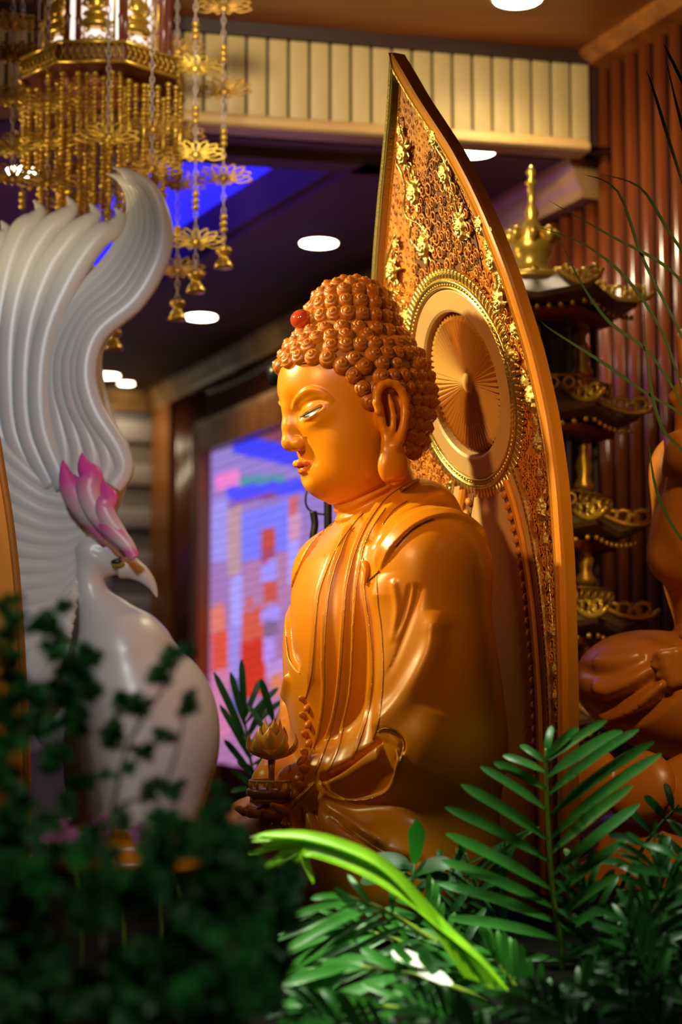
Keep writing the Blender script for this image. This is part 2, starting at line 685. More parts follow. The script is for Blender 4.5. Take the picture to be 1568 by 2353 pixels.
# ---- picture screen let into the wall
sf = MB()
for a in ((1.8, 4.40, 2.77, 2.93), (4.28, 4.44, 0.6, 2.93), (1.7, 1.86, 0.6, 2.93)):
    slab(wallp, a[0], a[1], 0.10, -0.05, a[2], a[3], sf)
sf2 = MB()
slab(wallp, 1.8, 4.50, 0.07, -0.05, 2.93, 2.98, sf2); slab(wallp, 4.44, 4.50, 0.07, -0.05, 0.6, 2.98, sf2)
scr = thing('video_screen', 'lit video screen of violet, blue and red bands behind the seated figure', 'screen', wallp(3.3, 0, 0))
iv = scr.location


def rel(mb, o):
    mb.v = [tuple(Vector(v) - o) for v in mb.v]
    return mb


rel(sf, iv).build('frame', M['jamb'], scr, smooth=False)
rel(sf2, iv).build('frame_moulding', M['cornice'], scr, smooth=False)

# its picture: a painted temple hall in blocks of colour
SU0, SU1, SZ0, SZ1 = 1.86, 4.28, 0.9, 2.77
nu, nz = 122, 95
us = np.linspace(SU0, SU1, nu + 1); zs = np.linspace(SZ0, SZ1, nz + 1)
V = [wallp(u, 0.02, z) - iv for z in zs for u in us]
F = np.array([(j * (nu + 1) + i, j * (nu + 1) + i + 1, (j + 1) * (nu + 1) + i + 1, (j + 1) * (nu + 1) + i) for j in range(nz) for i in range(nu)])
me = mdata('picture', V, F, None, False)
uu = (us[:-1] + us[1:]) / 2; zz = (zs[:-1] + zs[1:]) / 2
U_, Z_ = np.meshgrid(uu, zz)
PX = np.zeros_like(U_); PY = np.zeros_like(U_)
for j in range(nz):
    for i in range(nu):
        d = wallp(U_[j, i], 0.02, Z_[j, i]) - CAM
        yy = d.y * CP + d.z * SP; zc = -d.y * SP + d.z * CP
        PX[j, i] = IMG_W / 2 + FPX * d.x / yy; PY[j, i] = IMG_H / 2 - FPX * zc / yy
C = np.zeros((nz, nu, 3)); C[:] = (0.30, 0.20, 0.62)
lin = np.clip((PY - 1100) / 450, 0, 1)[..., None]
C = C * (1 - lin) + np.array((0.42, 0.17, 0.38)) * lin


def blk(x0, x1, y0, y1, col, sl=-0.32):
    yy = PY - sl * (PX - (x0 + x1) / 2)
    C[(PX > x0) & (PX < x1) & (yy > y0) & (yy < y1)] = col


blk(486, 640, 1000, 1052, (0.30, 0.22, 0.62)); blk(560, 720, 985, 1030, (0.24, 0.06, 0.10), 0.2)
blk(535, 720, 1015, 1062, (0.05, 0.05, 0.95), 0.22)
blk(495, 550, 1085, 1122, (0.85, 0.22, 0.62)); blk(550, 655, 1092, 1112, (0.08, 0.30, 0.36), -0.05)
blk(522, 720, 1108, 1140, (0.07, 0.07, 0.98), -0.12); blk(525, 640, 1142, 1152, (0.26, 0.06, 0.28), -0.2)
blk(554, 665, 1165, 1275, (0.20, 0.20, 0.95)); blk(486, 525, 1150, 1290, (0.36, 0.30, 0.85))
blk(524, 554, 1165, 1320, (0.52, 0.30, 0.36)); blk(662, 686, 1145, 1180, (0.62, 0.13, 0.14)); blk(662, 690, 1180, 1240, (0.62, 0.30, 0.50))
blk(560, 720, 1275, 1400, (0.46, 0.20, 0.42)); blk(602, 634, 1215, 1260, (0.55, 0.07, 0.05)); blk(600, 634, 1262, 1290, (0.40, 0.06, 0.14))
blk(600, 636, 1290, 1335, (0.36, 0.30, 0.98)); blk(606, 638, 1335, 1385, (0.60, 0.09, 0.07)); blk(662, 688, 1240, 1345, (0.42, 0.34, 0.98))
blk(530, 556, 1325, 1440, (0.42, 0.36, 1.0)); blk(486, 516, 1390, 1450, (0.75, 0.20, 0.14)); blk(486, 524, 1450, 1540, (0.72, 0.08, 0.05))
blk(556, 606, 1400, 1470, (0.66, 0.10, 0.06)); blk(552, 615, 1470, 1600, (0.62, 0.03, 0.01)); blk(566, 580, 1370, 1400, (0.62, 0.12, 0.10))
blk(524, 552, 1440, 1560, (0.34, 0.26, 0.80)); blk(600, 645, 1395, 1425, (0.40, 0.30, 0.98)); blk(605, 640, 1425, 1465, (0.24, 0.13, 0.28))
blk(606, 632, 1465, 1520, (0.48, 0.28, 0.90)); blk(610, 660, 1520, 1560, (0.52, 0.28, 0.70)); blk(486, 530, 1540, 1700, (0.62, 0.20, 0.40))
blk(624, 650, 1545, 1600, (0.72, 0.22, 0.10)); blk(530, 556, 1560, 1640, (0.10, 0.12, 0.35))
C *= (0.80 + 0.20 * np.sin(PY * 2 * PI / 20 + PX * 0.1)[..., None])
C *= (0.9 + 0.2 * rng.random((nz, nu, 1)))
ca = me.color_attributes.new('picture_colour', 'BYTE_COLOR', 'CORNER')
cc = np.ones((nz * nu, 4, 4), dtype=np.float32)
cc[:, :, :3] = np.clip(C.reshape(-1, 1, 3), 0, 1) ** (1 / 2.2)
ca.data.foreach_set('color_srgb', cc.ravel())
ms = bpy.data.materials.new('screen_light'); ms.use_nodes = True
nt = ms.node_tree
at = nt.nodes.new('ShaderNodeAttribute'); at.attribute_name = 'picture_colour'
bs = nt.nodes['Principled BSDF']
nt.links.new(at.outputs['Color'], bs.inputs['Emission Color'])
bs.inputs['Emission Strength'].default_value = 1.0
bs.inputs['Base Color'].default_value = (0.01, 0.01, 0.01, 1)
me.materials.append(ms)
obj('picture', me, scr)

# ---- dropped ceiling with its blue light well
HU, HW = Vector((-0.978, -0.21, 0)), Vector((-0.458, 0.889, 0)).normalized()
H0 = Vector((-0.0145, 5.97, 0))
HLU, HLW = 0.66, 3.6


def hp(u, w, z):
    return H0 + HU * u + HW * w + Vector((0, 0, z))


cm = MB()
far = 9.0
quads = [((-6, -1.6), (0, -1.6), (0, far), (-6, far)), ((0, HLW), (HLU, HLW), (HLU, far), (0, far)), ((HLU, -1.6), (9, -1.6), (9, far), (HLU, far)), ((0, -1.6), (HLU, -1.6), (HLU, 0), (0, 0))]
for q in quads:
    pts = [hp(u, w, 0) for u, w in q]
    out = []
    for p in pts:                                        # keep the dropped ceiling behind the fascia
        d = (p - F0).dot(FN)
        if d < -0.02:
            p = p + HW * ((-0.02 - d) / HW.dot(FN))
        out.append(p)
    cm.add([p + Vector((0, 0, ZC)) for p in out] + [p + Vector((0, 0, ZC + 0.02)) for p in out], [(0, 1, 2, 3), (7, 6, 5, 4)])
struct('ceiling', cm.data('ceiling', M['ceiling'], False))
wl = MB()
for (a, b) in (((0, 0), (HLU, 0)), ((HLU, 0), (HLU, HLW)), ((HLU, HLW), (0, HLW)), ((0, HLW), (0, 0))):
    wl.add([hp(*a, ZC), hp(*b, ZC), hp(*b, ZC + 0.16), hp(*a, ZC + 0.16)], [(0, 1, 2, 3)])
struct('trim_4', wl.data('trim_4', M['ceiling'], False))
fr = MB()
for (u0, u1, w0, w1) in ((-0.17, -0.03, -0.15, HLW), (-0.17, HLU + 0.1, -0.15, -0.03)):
    V = [hp(u, w, z) for u in (u0, u1) for w in (w0, w1) for z in (ZC - 0.03, ZC - 0.001)]
    fr.add(V, [(0, 1, 3, 2), (4, 6, 7, 5), (0, 4, 5, 1), (2, 3, 7, 6), (0, 2, 6, 4), (1, 5, 7, 3)])
struct('trim_5', fr.data('trim_5', M['ceiling'], False))
bl = MB().add([hp(-0.02, -0.02, ZC + 0.16), hp(HLU + 0.02, -0.02, ZC + 0.16), hp(HLU + 0.02, HLW + 0.02, ZC + 0.16), hp(-0.02, HLW + 0.02, ZC + 0.16)] +
              [hp(-0.02, -0.02, ZC + 0.18), hp(HLU + 0.02, -0.02, ZC + 0.18), hp(HLU + 0.02, HLW + 0.02, ZC + 0.18), hp(-0.02, HLW + 0.02, ZC + 0.18)],
              [(0, 1, 2, 3), (7, 6, 5, 4), (0, 4, 5, 1), (1, 5, 6, 2), (2, 6, 7, 3), (3, 7, 4, 0)])
tag(bl.build('blue_light_panel', M['blue_led'], None, False), 'glowing deep blue light panel in the ceiling recess', 'light panel')
gp = MB()
gq = [P(-60, 470, 7.2), P(120, 425, 7.6), P(150, 500, 8.4), P(-60, 560, 8.2)]
gq = [Vector((p.x, p.y, ZC - 0.012)) for p in gq]
gp.add([*gq, *[p + Vector((0, 0, 0.01)) for p in gq]], [(0, 1, 2, 3), (7, 6, 5, 4), (0, 4, 5, 1), (1, 5, 6, 2), (2, 6, 7, 3), (3, 7, 4, 0)])
tag(gp.build('green_light_panel', M['green_led'], None, False), 'green lit ceiling panel behind the left edge of the gold lantern', 'light panel')

# ---- upper ceiling and the tan fascia between the two
up = MB()
up.add([fasp(-7, -0.3, ZU + .0), fasp(7, -0.3, ZU), fasp(7, 8.0, ZU), fasp(-7, 8.0, ZU)], [(0, 1, 2, 3)])
struct('ceiling_upper', up.data('ceiling_upper', M['upper_ceiling'], False))
fa = struct('wall_fascia', slab(fasp, -3.2, 1.50, -0.02, -0.10, ZC, 3.80).data('wall_fascia', M['rib_back'], False))
bt = MB().box((0, 0, 0.155), (0.0660, 0.02, 0.315), bev=0.004).data('batten', M['tan'])
s = -1.6
while s < 1.47:
    o = obj('batten', bt, fa)
    o.location = fasp(s, -0.008, 3.392)
    o.rotation_euler = (0, 0, math.atan2(FD.y, FD.x))
    s += 0.0757
obj('gap_shade_strip', slab(fasp, -3.2, 1.50, 0.012, -0.02, 3.706, ZU).data('gap_shade_strip', M['rib_back'], False), fa)  # dark strip stands in for the shaded gap above the battens
lp = [(-0.02, 3.35), (0.075, 3.35), (0.085, 3.358), (0.085, 3.378), (0.06, 3.386), (0.055, 3.398), (0.03, 3.412), (-0.02, 3.412)]
struct('trim_6', profile(fasp, -3.2, 1.43, lp).data('trim_6', M['ledge'], False))


# ---- round downlights
def downlight(px, py, zc, dia, label, strength=10):
    r = ray(px, py)
    p = CAM + r * ((zc - CAM.z) / r.z)
    t = thing('ceiling_downlight', label, 'ceiling light', (p.x, p.y, zc), 0, 'round ceiling downlights')
    R_ = dia / 2
    MB().lathe([(R_, -0.004), (R_ * 1.12, -0.006), (R_ * 1.14, -0.001), (R_ * 1.0, 0.0)], 28).build('rim', M['lamp_ring'], t)
    MB().lathe([(R_ * 0.0001, -0.007), (R_ * 0.999, -0.007), (R_, -0.002)], 28).build('diffuser', M['lamp_on'], t, smooth=False)
    lamp('downlight_glow', 'SPOT', (p.x, p.y, zc - 0.02), (p.x, p.y, 0), strength, (1.0, 0.82, 0.50), dia * 0.4, 150, 1.0)


downlight(733, 557, ZC, 0.165, 'round lit downlight above the curls, nearest the blue recess', 14)
downlight(462, 727, ZC, 0.165, 'round lit downlight right of the white tail plume', 14)
downlight(1088, 345, ZC, 0.165, 'round lit downlight half hidden by the halo tip', 14)
downlight(245, 862, ZC, 0.165, 'round lit downlight cut off by the white bird neck', 12)
downlight(290, 880, ZC, 0.10, 'smallest and dimmest round downlight in the far ceiling corner', 5)
downlight(55, 392, ZC, 0.13, 'white downlight glimpsed through the bead strings at the left edge', 8)
downlight(1190, -6, ZU, 0.165, 'round downlight in the upper wood ceiling at the picture top', 45)

# ---- altar platform, one dark block
struct('altar_platform', MB().box((0.0, 4.1, 0.47), (5.0, 3.5, 0.94)).data('altar_platform', M['altar'], False), 'dark altar platform')
# ================================================================== THE SEATED FIGURE
YAW = math.radians(202.0)
SO = Vector((0.031, 3.70, 0.94))
SM = Matrix.Translation(SO) @ Matrix.Rotation(YAW, 4, 'Z')
SI = SM.inverted()
LC = SI @ CAM


def H(px, py, l=0.0):
    """point on the figure: local (forward, towards-camera side l, up) seen at that pixel"""
    d = SI.to_3x3() @ ray(px, py)
    t = (l - LC.y) / d.y
    return LC + d * t


statue = thing('buddha_statue', 'large honey-coloured carved seated figure in profile with snail curls and draped robe', 'statue', SO, YAW)

# ---- head: built as a solid, near half mirrored
hs = 0.0028
lo, hi = np.array((-0.27, -2.5 * hs, H(815, 1300).z)), np.array((0.225, 0.235, H(815, 640).z))
G = grid(lo, hi, hs)
D = ell(G, H(815, 893), (0.183, 0.152, 0.165))
D = smin(D, ell(G, H(801, 975), (0.130, 0.130, 0.118)), 0.04)                 # middle face
D = smin(D, ell(G, H(801, 1052), (0.101, 0.114, 0.100)), 0.04)                # lower face
D = smin(D, ell(G, H(816, 1012, 0.075), (0.068, 0.050, 0.070)), 0.04)         # cheek
D = smin(D, ell(G, H(742, 1100), (0.044, 0.044, 0.032)), 0.04)               # chin
D = smin(D, ell(G, H(811, 1088), (0.098, 0.108, 0.064)), 0.045)                # full jaw
D = smin(D, cap(G, H(862, 1120), H(868, 1320), 0.094, 0.100), 0.03)           # neck
# eye hollow, then the lidded eye in it
ez = H(712, 948, 0.06).z
D = smax(D, -ell(G, (0.196, 0.048, ez + 0.002), (0.044, 0.044, 0.034), (0, 0, 0)), 0.03)
D = smin(D, ell(G, (0.098, 0.066, ez - 0.001), (0.046, 0.046, 0.034), (0, 14, 0)), 0.016)
# nose
D = smin(D, chain(G, [H(672, 905), H(667, 940), H(666, 980), H(666, 1014)], [0.012, 0.0145, 0.0165, 0.0175], 0.01), 0.024)
D = smin(D, ell(G, H(670, 1020, 0.0), (0.0195, 0.0175, 0.0145)), 0.014)
D = smin(D, ell(G, H(691, 1019, 0.0205), (0.0195, 0.0115, 0.0150), (0, 12, 0)), 0.010)
D = smax(D, -ell(G, H(683, 1040, 0.012), (0.010, 0.006, 0.006)), 0.006)
# lips
D = smin(D, chain(G, [H(687, 1066, 0), H(690, 1063, 0.012), H(704, 1063, 0.024), H(722, 1058, 0.034)], [0.0085, 0.0085, 0.0065, 0.002], 0.004), 0.006)
D = smin(D, chain(G, [H(698, 1083, 0), H(701, 1081, 0.010), H(712, 1073, 0.022)], [0.0095, 0.009, 0.004], 0.004), 0.008)
D = smax(D, -chain(G, [H(686, 1073, 0), H(697, 1071, 0.014), H(726, 1057, 0.037)], [0.0022, 0.0022, 0.003], 0.002), 0.004)
D = smax(D, -ell(G, H(694, 1100, 0.0), (0.010, 0.028, 0.009)), 0.014)
# ear: plate, rim, inner ridge, long lobe
le = 0.158
pl = ell(G, H(900, 950, le - 0.008), (0.038, 0.014, 0.074), (0, 6, 0))
D = smin(D, pl, 0.012)
D = smax(D, -ell(G, H(897, 955, le + 0.016), (0.024, 0.030, 0.058), (0, 10, 0)), 0.006)
hx = [(871, 944), (866, 925), (867, 903), (877, 886), (893, 880), (910, 884), (924, 899), (931, 922), (932, 950), (928, 980), (919, 1008), (908, 1026)]
D = smin(D, chain(G, [H(x, y, le + 0.015) for x, y in hx], [0.0095] * 10 + [0.011, 0.013], 0.004), 0.006)
D = smin(D, chain(G, [H(x, y, le + 0.010) for x, y in ((893, 908), (900, 930), (905, 958), (904, 985), (895, 1010))], [0.005, 0.0065, 0.007, 0.0065, 0.006], 0.004), 0.006)
D = smin(D, chain(G, [H(x, y, le + 0.004) for x, y in ((873, 935), (878, 965), (884, 990), (890, 1018))], [0.009, 0.008, 0.008, 0.010], 0.004), 0.012)
D = smin(D, ell(G, H(903, 1070, le + 0.002), (0.036, 0.024, 0.045)), 0.010)
D = smin(D, ell(G, H(900, 1030, le + 0.002), (0.024, 0.012, 0.030)), 0.012)
ys = np.arange(lo[1], hi[1] + hs, hs)
Dp = D[:, np.flatnonzero(ys > 0)]
D2 = np.concatenate([Dp[:, ::-1], Dp], axis=1)
y0 = -ys[ys > 0][-1]
V, F = surfnet(D2, (lo[0], y0, lo[2]), hs)
hd = Surf(V, F, SM)
hd.V = relax(hd.V, hd.F, 2, 0.5); hd.refresh()
# brow ridge, lid folds, eye slit, smile and neck lines
brow = hd.drop([(672, 944), (680, 918), (697, 900), (716, 893), (742, 899), (770, 921)])
hd.carve(brow, 0.0055, 0.0035, 0.014, mirror=True)
hd.refresh()
hd.carve(hd.drop([(688, 950), (696, 935), (712, 924), (732, 919), (758, 924)]), -0.0022, 0.004, mirror=True)
slit = hd.drop([(689, 960), (697, 957), (712, 949), (727, 941), (743, 933)])
hd.carve(slit, -0.0045, 0.004, mirror=True)
hd.carve(hd.drop([(696, 966), (712, 960), (730, 948), (748, 936)]), 0.0022, 0.004, mirror=True)
hd.carve(hd.drop([(698, 972), (715, 968), (735, 955)]), -0.002, 0.005, mirror=True)
hd.carve(hd.drop([(703, 1004), (704, 1016), (701, 1030), (694, 1038)]), -0.003, 0.005, mirror=True)
hd.carve(hd.drop([(722, 1052), (727, 1060), (725, 1070)]), -0.0012, 0.007, mirror=True)
for ln in ([(764, 1162), (800, 1155), (850, 1132), (890, 1112), (930, 1100)], [(772, 1182), (810, 1172), (860, 1148), (905, 1124)], [(774, 1203), (812, 1195), (850, 1176), (880, 1150)]):
    l_ = hd.drop(ln)
    hd.carve(l_, -0.006, 0.005, 0.008, mirror=True)
hd.refresh()
head = obj('head', hd.mesh('head', M['carved']), statue)

# lips and eyes
def strip(srf, up_, dn_, name, m, lift, parent, mirror=True, n=14, rows=3):
    for sg in ((1, -1) if mirror else (1,)):
        A, B = smoothed([(x, y, 0) for x, y in up_], n), smoothed([(x, y, 0) for x, y in dn_], n)
        A = [A[int(i * (len(A) - 1) / 20)] for i in range(21)]
        B = [B[int(i * (len(B) - 1) / 20)] for i in range(21)]
        V, F = [], []
        for a, b in zip(A, B):
            for r in range(rows + 1):
                p = a.lerp(b, r / rows)
                d = (srf.inv.to_3x3() @ ray(p.x, p.y)).normalized()
                h = srf.bvh.ray_cast(srf.inv @ CAM, d)
                q = h[0] + h[1] * lift if h[0] else Vector((0, 0, 0))
                V.append((q.x, q.y * sg, q.z))
        k = rows + 1
        for i in range(20):
            for r in range(rows):
                f = (i * k + r, i * k + r + 1, (i + 1) * k + r + 1, (i + 1) * k + r)
                F.append(f if sg > 0 else f[::-1])
        obj(name, mdata(name, V, F, m), parent)


strip(hd, [(685, 1064), (693, 1060), (705, 1061), (721, 1057)], [(687, 1073), (698, 1072), (710, 1067), (721, 1060)], 'upper_lip', M['lip'], 0.0006, head)
strip(hd, [(688, 1075), (698, 1073), (708, 1070), (718, 1063)], [(693, 1083), (700, 1082), (710, 1075), (718, 1065)], 'lower_lip', M['lip'], 0.0006, head)
strip(hd, [(691, 956), (704, 947), (720, 939), (740, 932)], [(694, 963), (708, 960), (724, 951), (740, 935)], 'eye', M['eye_white'], 0.0008, head)
strip(hd, [(697, 952), (703, 948), (711, 944)], [(698, 961), (704, 960), (711, 957)], 'iris', M['black'], 0.0012, head, n=12)
for sg in (1, -1):
    t_ = MB().tube([(p.x, p.y * sg, p.z) for p in hd.drop([(690, 957), (704, 950), (720, 941), (740, 932)], 6, 0.0012)], 0.0012, 4)
    t_.build('eyelid_line', M['carved_dark'], head)

# ---- hair: shell and snail curls
Gh = grid(np.array((-0.2, -0.19, H(815, 1080).z)), np.array((0.21, 0.19, H(815, 620).z)), 0.006)
Dh = ell(Gh, H(808, 893), (0.178, 0.160, 0.166))
Dh = smin(Dh, ell(Gh, H(808, 730), (0.097, 0.099, 0.084)), 0.05)
Dh = smin(Dh, cap(Gh, H(880, 930), H(885, 1010), 0.105, 0.09), 0.05)
hairline = [(560, 500), (1100, 500), (1100, 1040), (985, 1040), (930, 1042), (928, 1000), (905, 900), (862, 925), (846, 930), (838, 900), (822, 868), (795, 850), (762, 838), (700, 836), (660, 838), (632, 852), (600, 860)]


def hair_ok(p):
    """inside the hairline, judged from the side of the figure"""
    q = Vector((p.x, abs(p.y), p.z))
    w = SM @ q
    d = w - CAM
    yy = d.y * CP + d.z * SP; zc = -d.y * SP + d.z * CP
    x, y = IMG_W / 2 + FPX * d.x / yy, IMG_H / 2 - FPX * zc / yy
    return bool(inpoly(np.array([x]), np.array([y]), hairline)[0])


Vh, Fh = surfnet(Dh, (-0.2, -0.19, H(815, 1080).z), 0.006)
Vh = relax(Vh, Fh, 2)
okv = np.array([hair_ok(Vector(v)) for v in Vh])
Fk = Fh[okv[Fh].all(1)]
used = np.unique(Fk); mp_ = np.full(len(Vh), -1); mp_[used] = np.arange(len(used))
obj('hair_shell', mdata('hair_shell', Vh[used], mp_[Fk], M['carved_dark']), statue)
hbvh = BVHTree.FromPolygons([tuple(v) for v in Vh], [tuple(int(i) for i in f) for f in Fh])


def curl_mesh():
    """a snail curl: a low dome wound up by a spiral groove to a small tip"""
    V, F = [], []
    nr, na = 12, 20
    R_ = 0.0202
    for i in range(nr):
        t = i / (nr - 1)
        for k in range(na):
            a = 2 * PI * k / na
            dome = 0.0175 * math.cos(t * PI / 2) ** 0.65
            sp = (t * 2.6 - a / (2 * PI)) % 1.0
            g = math.exp(-((sp - 0.5) / 0.16) ** 2) * (0 if t < 0.1 or t > 0.95 else 1)
            V.append((R_ * t * math.cos(a), R_ * t * math.sin(a), dome - 0.0034 * g + (0.0006 if t < 0.1 else 0)))
    for k in range(na):                                   # skirt
        a = 2 * PI * k / na
        V.append((R_ * 0.94 * math.cos(a), R_ * 0.94 * math.sin(a), -0.012))
    for i in range(nr):
        for k in range(na):
            l = (k + 1) % na
            F.append((i * na + k, (i + 1) * na + k, (i + 1) * na + l, i * na + l))
    F.append(tuple(range(na)))
    return mdata('hair_curl', V, F, M['hair'])


cm_ = curl_mesh()
placed = []


def try_curl(org, d, sc=1.0, force=False):
    h = hbvh.ray_cast(org + d * 0.5, -d)
    if h[0] is None:
        return
    p, n = h[0], h[1]
    if not hair_ok(p + n * 0.004) and not force:
        return
    for q in placed:
        if (q - p).length < 0.0282 * sc:
            return
    placed.append(p.copy())
    o = obj('hair_curl', cm_, statue)
    o.location = p + n * 0.001
    o.rotation_mode = 'QUATERNION'
    nn = (n + Vector((0, 0, 0.10))).normalized()
    o.rotation_quaternion = nn.to_track_quat('Z', 'Y') @ Euler((0, 0, random.uniform(0, 6.28))).to_quaternion()
    sc *= random.uniform(0.94, 1.06)
    o.scale = (sc, sc, sc)


for x_, y_ in ((636, 846), (664, 829), (689, 820), (719, 820), (753, 824), (786, 838), (813, 861), (834, 892), (848, 921)):
    d_ = (SI.to_3x3() @ ray(x_, y_)).normalized()
    h_ = hbvh.ray_cast(LC, d_)
    if h_[0]:
        for sg in (1, -1):
            q_ = Vector((h_[0].x, h_[0].y * sg, h_[0].z))
            dd = Vector((h_[1].x, h_[1].y * sg, h_[1].z))
            try_curl(q_, dd, 1.0, True)
# rows round the topknot, then round the skull, each row level and stepped by half a curl
cu_ = H(808, 745)
rows = [(88, 1)] + [(90 - 17.5 * k, None) for k in range(1, 7)]
for j, (el_, _) in enumerate(rows):
    e = math.radians(el_)
    circ = 2 * PI * 0.108 * math.cos(e)
    n_ = max(1, int(round(circ / 0.0345)))
    for k in range(n_):
        a = 2 * PI * (k + 0.5 * (j % 2)) / n_
        try_curl(cu_, Vector((math.cos(e) * math.cos(a), math.cos(e) * math.sin(a), math.sin(e))), 0.96)
cs_ = H(815, 905)
for j, el_ in enumerate(np.arange(52, -66, -9.4)):
    e = math.radians(el_)
    circ = 2 * PI * 0.19 * math.cos(e)
    n_ = int(round(circ / 0.0355))
    for k in range(n_):
        a = 2 * PI * (k + 0.5 * (j % 2)) / n_
        d = Vector((math.cos(e) * math.cos(a), math.cos(e) * math.sin(a), math.sin(e)))
        d = Matrix.Rotation(math.radians(8), 3, 'Y') @ d
        try_curl(cs_, d, 1.0)
for k in range(5200):                                     # fill the gaps the rows leave
    a, e = random.uniform(0, 2 * PI), random.uniform(-1.15, 1.5)
    d = Vector((math.cos(e) * math.cos(a), math.cos(e) * math.sin(a), math.sin(e)))
    if len(placed) < 296:
        try_curl(cs_ if e < 0.75 else cu_, d, 0.93)
gem = MB().ball((0, 0, 0), (0.027, 0.029, 0.024), 20, 12).build('forehead_gem', M['gem'], statue, loc=H(694, 735, 0.0))
gem['label'] = 'polished red bead in the curls'

# ---- body and robe as one solid
bs_ = 0.0062
lo = np.array((-0.40, -0.60, -0.02)); hi = np.array((0.42, 0.60, H(900, 1090).z))
G = grid(lo, hi, bs_)
D = ell(G, H(845, 1445), (0.180, 0.25, 0.225))                                      # chest and belly
D = smin(D, ell(G, H(805, 1610), (0.130, 0.21, 0.22)), 0.08)
D = smin(D, ell(G, H(905, 1400, 0.0), (0.165, 0.28, 0.28)), 0.08)                  # back
D = smin(D, cap(G, H(895, 1250, 0.0), H(868, 1340, 0.0), 0.075, 0.15), 0.05)       # neck root
D = smin(D, ell(G, H(955, 1215, 0.0), (0.06, 0.14, 0.105), (0, -20, 0)), 0.11)     # cloth high at the nape
for sg in (1, -1):
    sh = Vector((-0.078, 0.250 * sg, H(985, 1305, 0.25).z)); elb = Vector((-0.075, 0.315 * sg, H(1020, 1690, 0.32).z))
    D = smin(D, cap(G, Vector((-0.075, 0.06 * sg, H(905, 1225, 0.06).z)), sh, 0.070, 0.118), 0.06)
    D = smin(D, cap(G, sh, elb, 0.122, 0.116), 0.05)
    hand = Vector((0.17, 0.075 * sg, H(700, 1810, 0.09).z))
    D = smin(D, cap(G, elb + Vector((0.04, 0, -0.04)), hand, 0.10, 0.050), 0.05)
    # cloth falling from elbow to seat, folded leg
    D = smin(D, ell(G, (-0.080, 0.27 * sg, elb.z - 0.13), (0.125, 0.145, 0.36)), 0.10)
    D = smin(D, cap(G, Vector((-0.06, 0.24 * sg, 0.13)), Vector((0.10, 0.36 * sg, 0.11)), 0.14, 0.11), 0.08)
    D = smin(D, cap(G, Vector((0.10, 0.36 * sg, 0.11)), Vector((0.20, -0.02 * sg, 0.12)), 0.11, 0.09), 0.06)
D = smin(D, ell(G, (0.0, 0, 0.16), (0.22, 0.30, 0.17)), 0.08)
D = smax(D, -(G[2] - 0.0) + 0 * D, 0.02)
V, F = surfnet(D, lo, bs_)
V = relax(V, F, 3, 0.5)
# one refinement so that cloth edges stay crisp
me = mdata('tmp', V, F)
bm = bmesh.new(); bm.from_mesh(me)
bmesh.ops.subdivide_edges(bm, edges=bm.edges[:], cuts=1, use_grid_fill=True)
bm.to_mesh(me); bm.free()
V = np.zeros(len(me.vertices) * 3); me.vertices.foreach_get('co', V); V = V.reshape(-1, 3)
F = np.zeros(len(me.loops), dtype=np.int32); me.loops.foreach_get('vertex_index', F); F = F.reshape(-1, 4)
bpy.data.meshes.remove(me)
V = relax(V, F, 2, 0.5)
rb = Surf(V, F, SM)
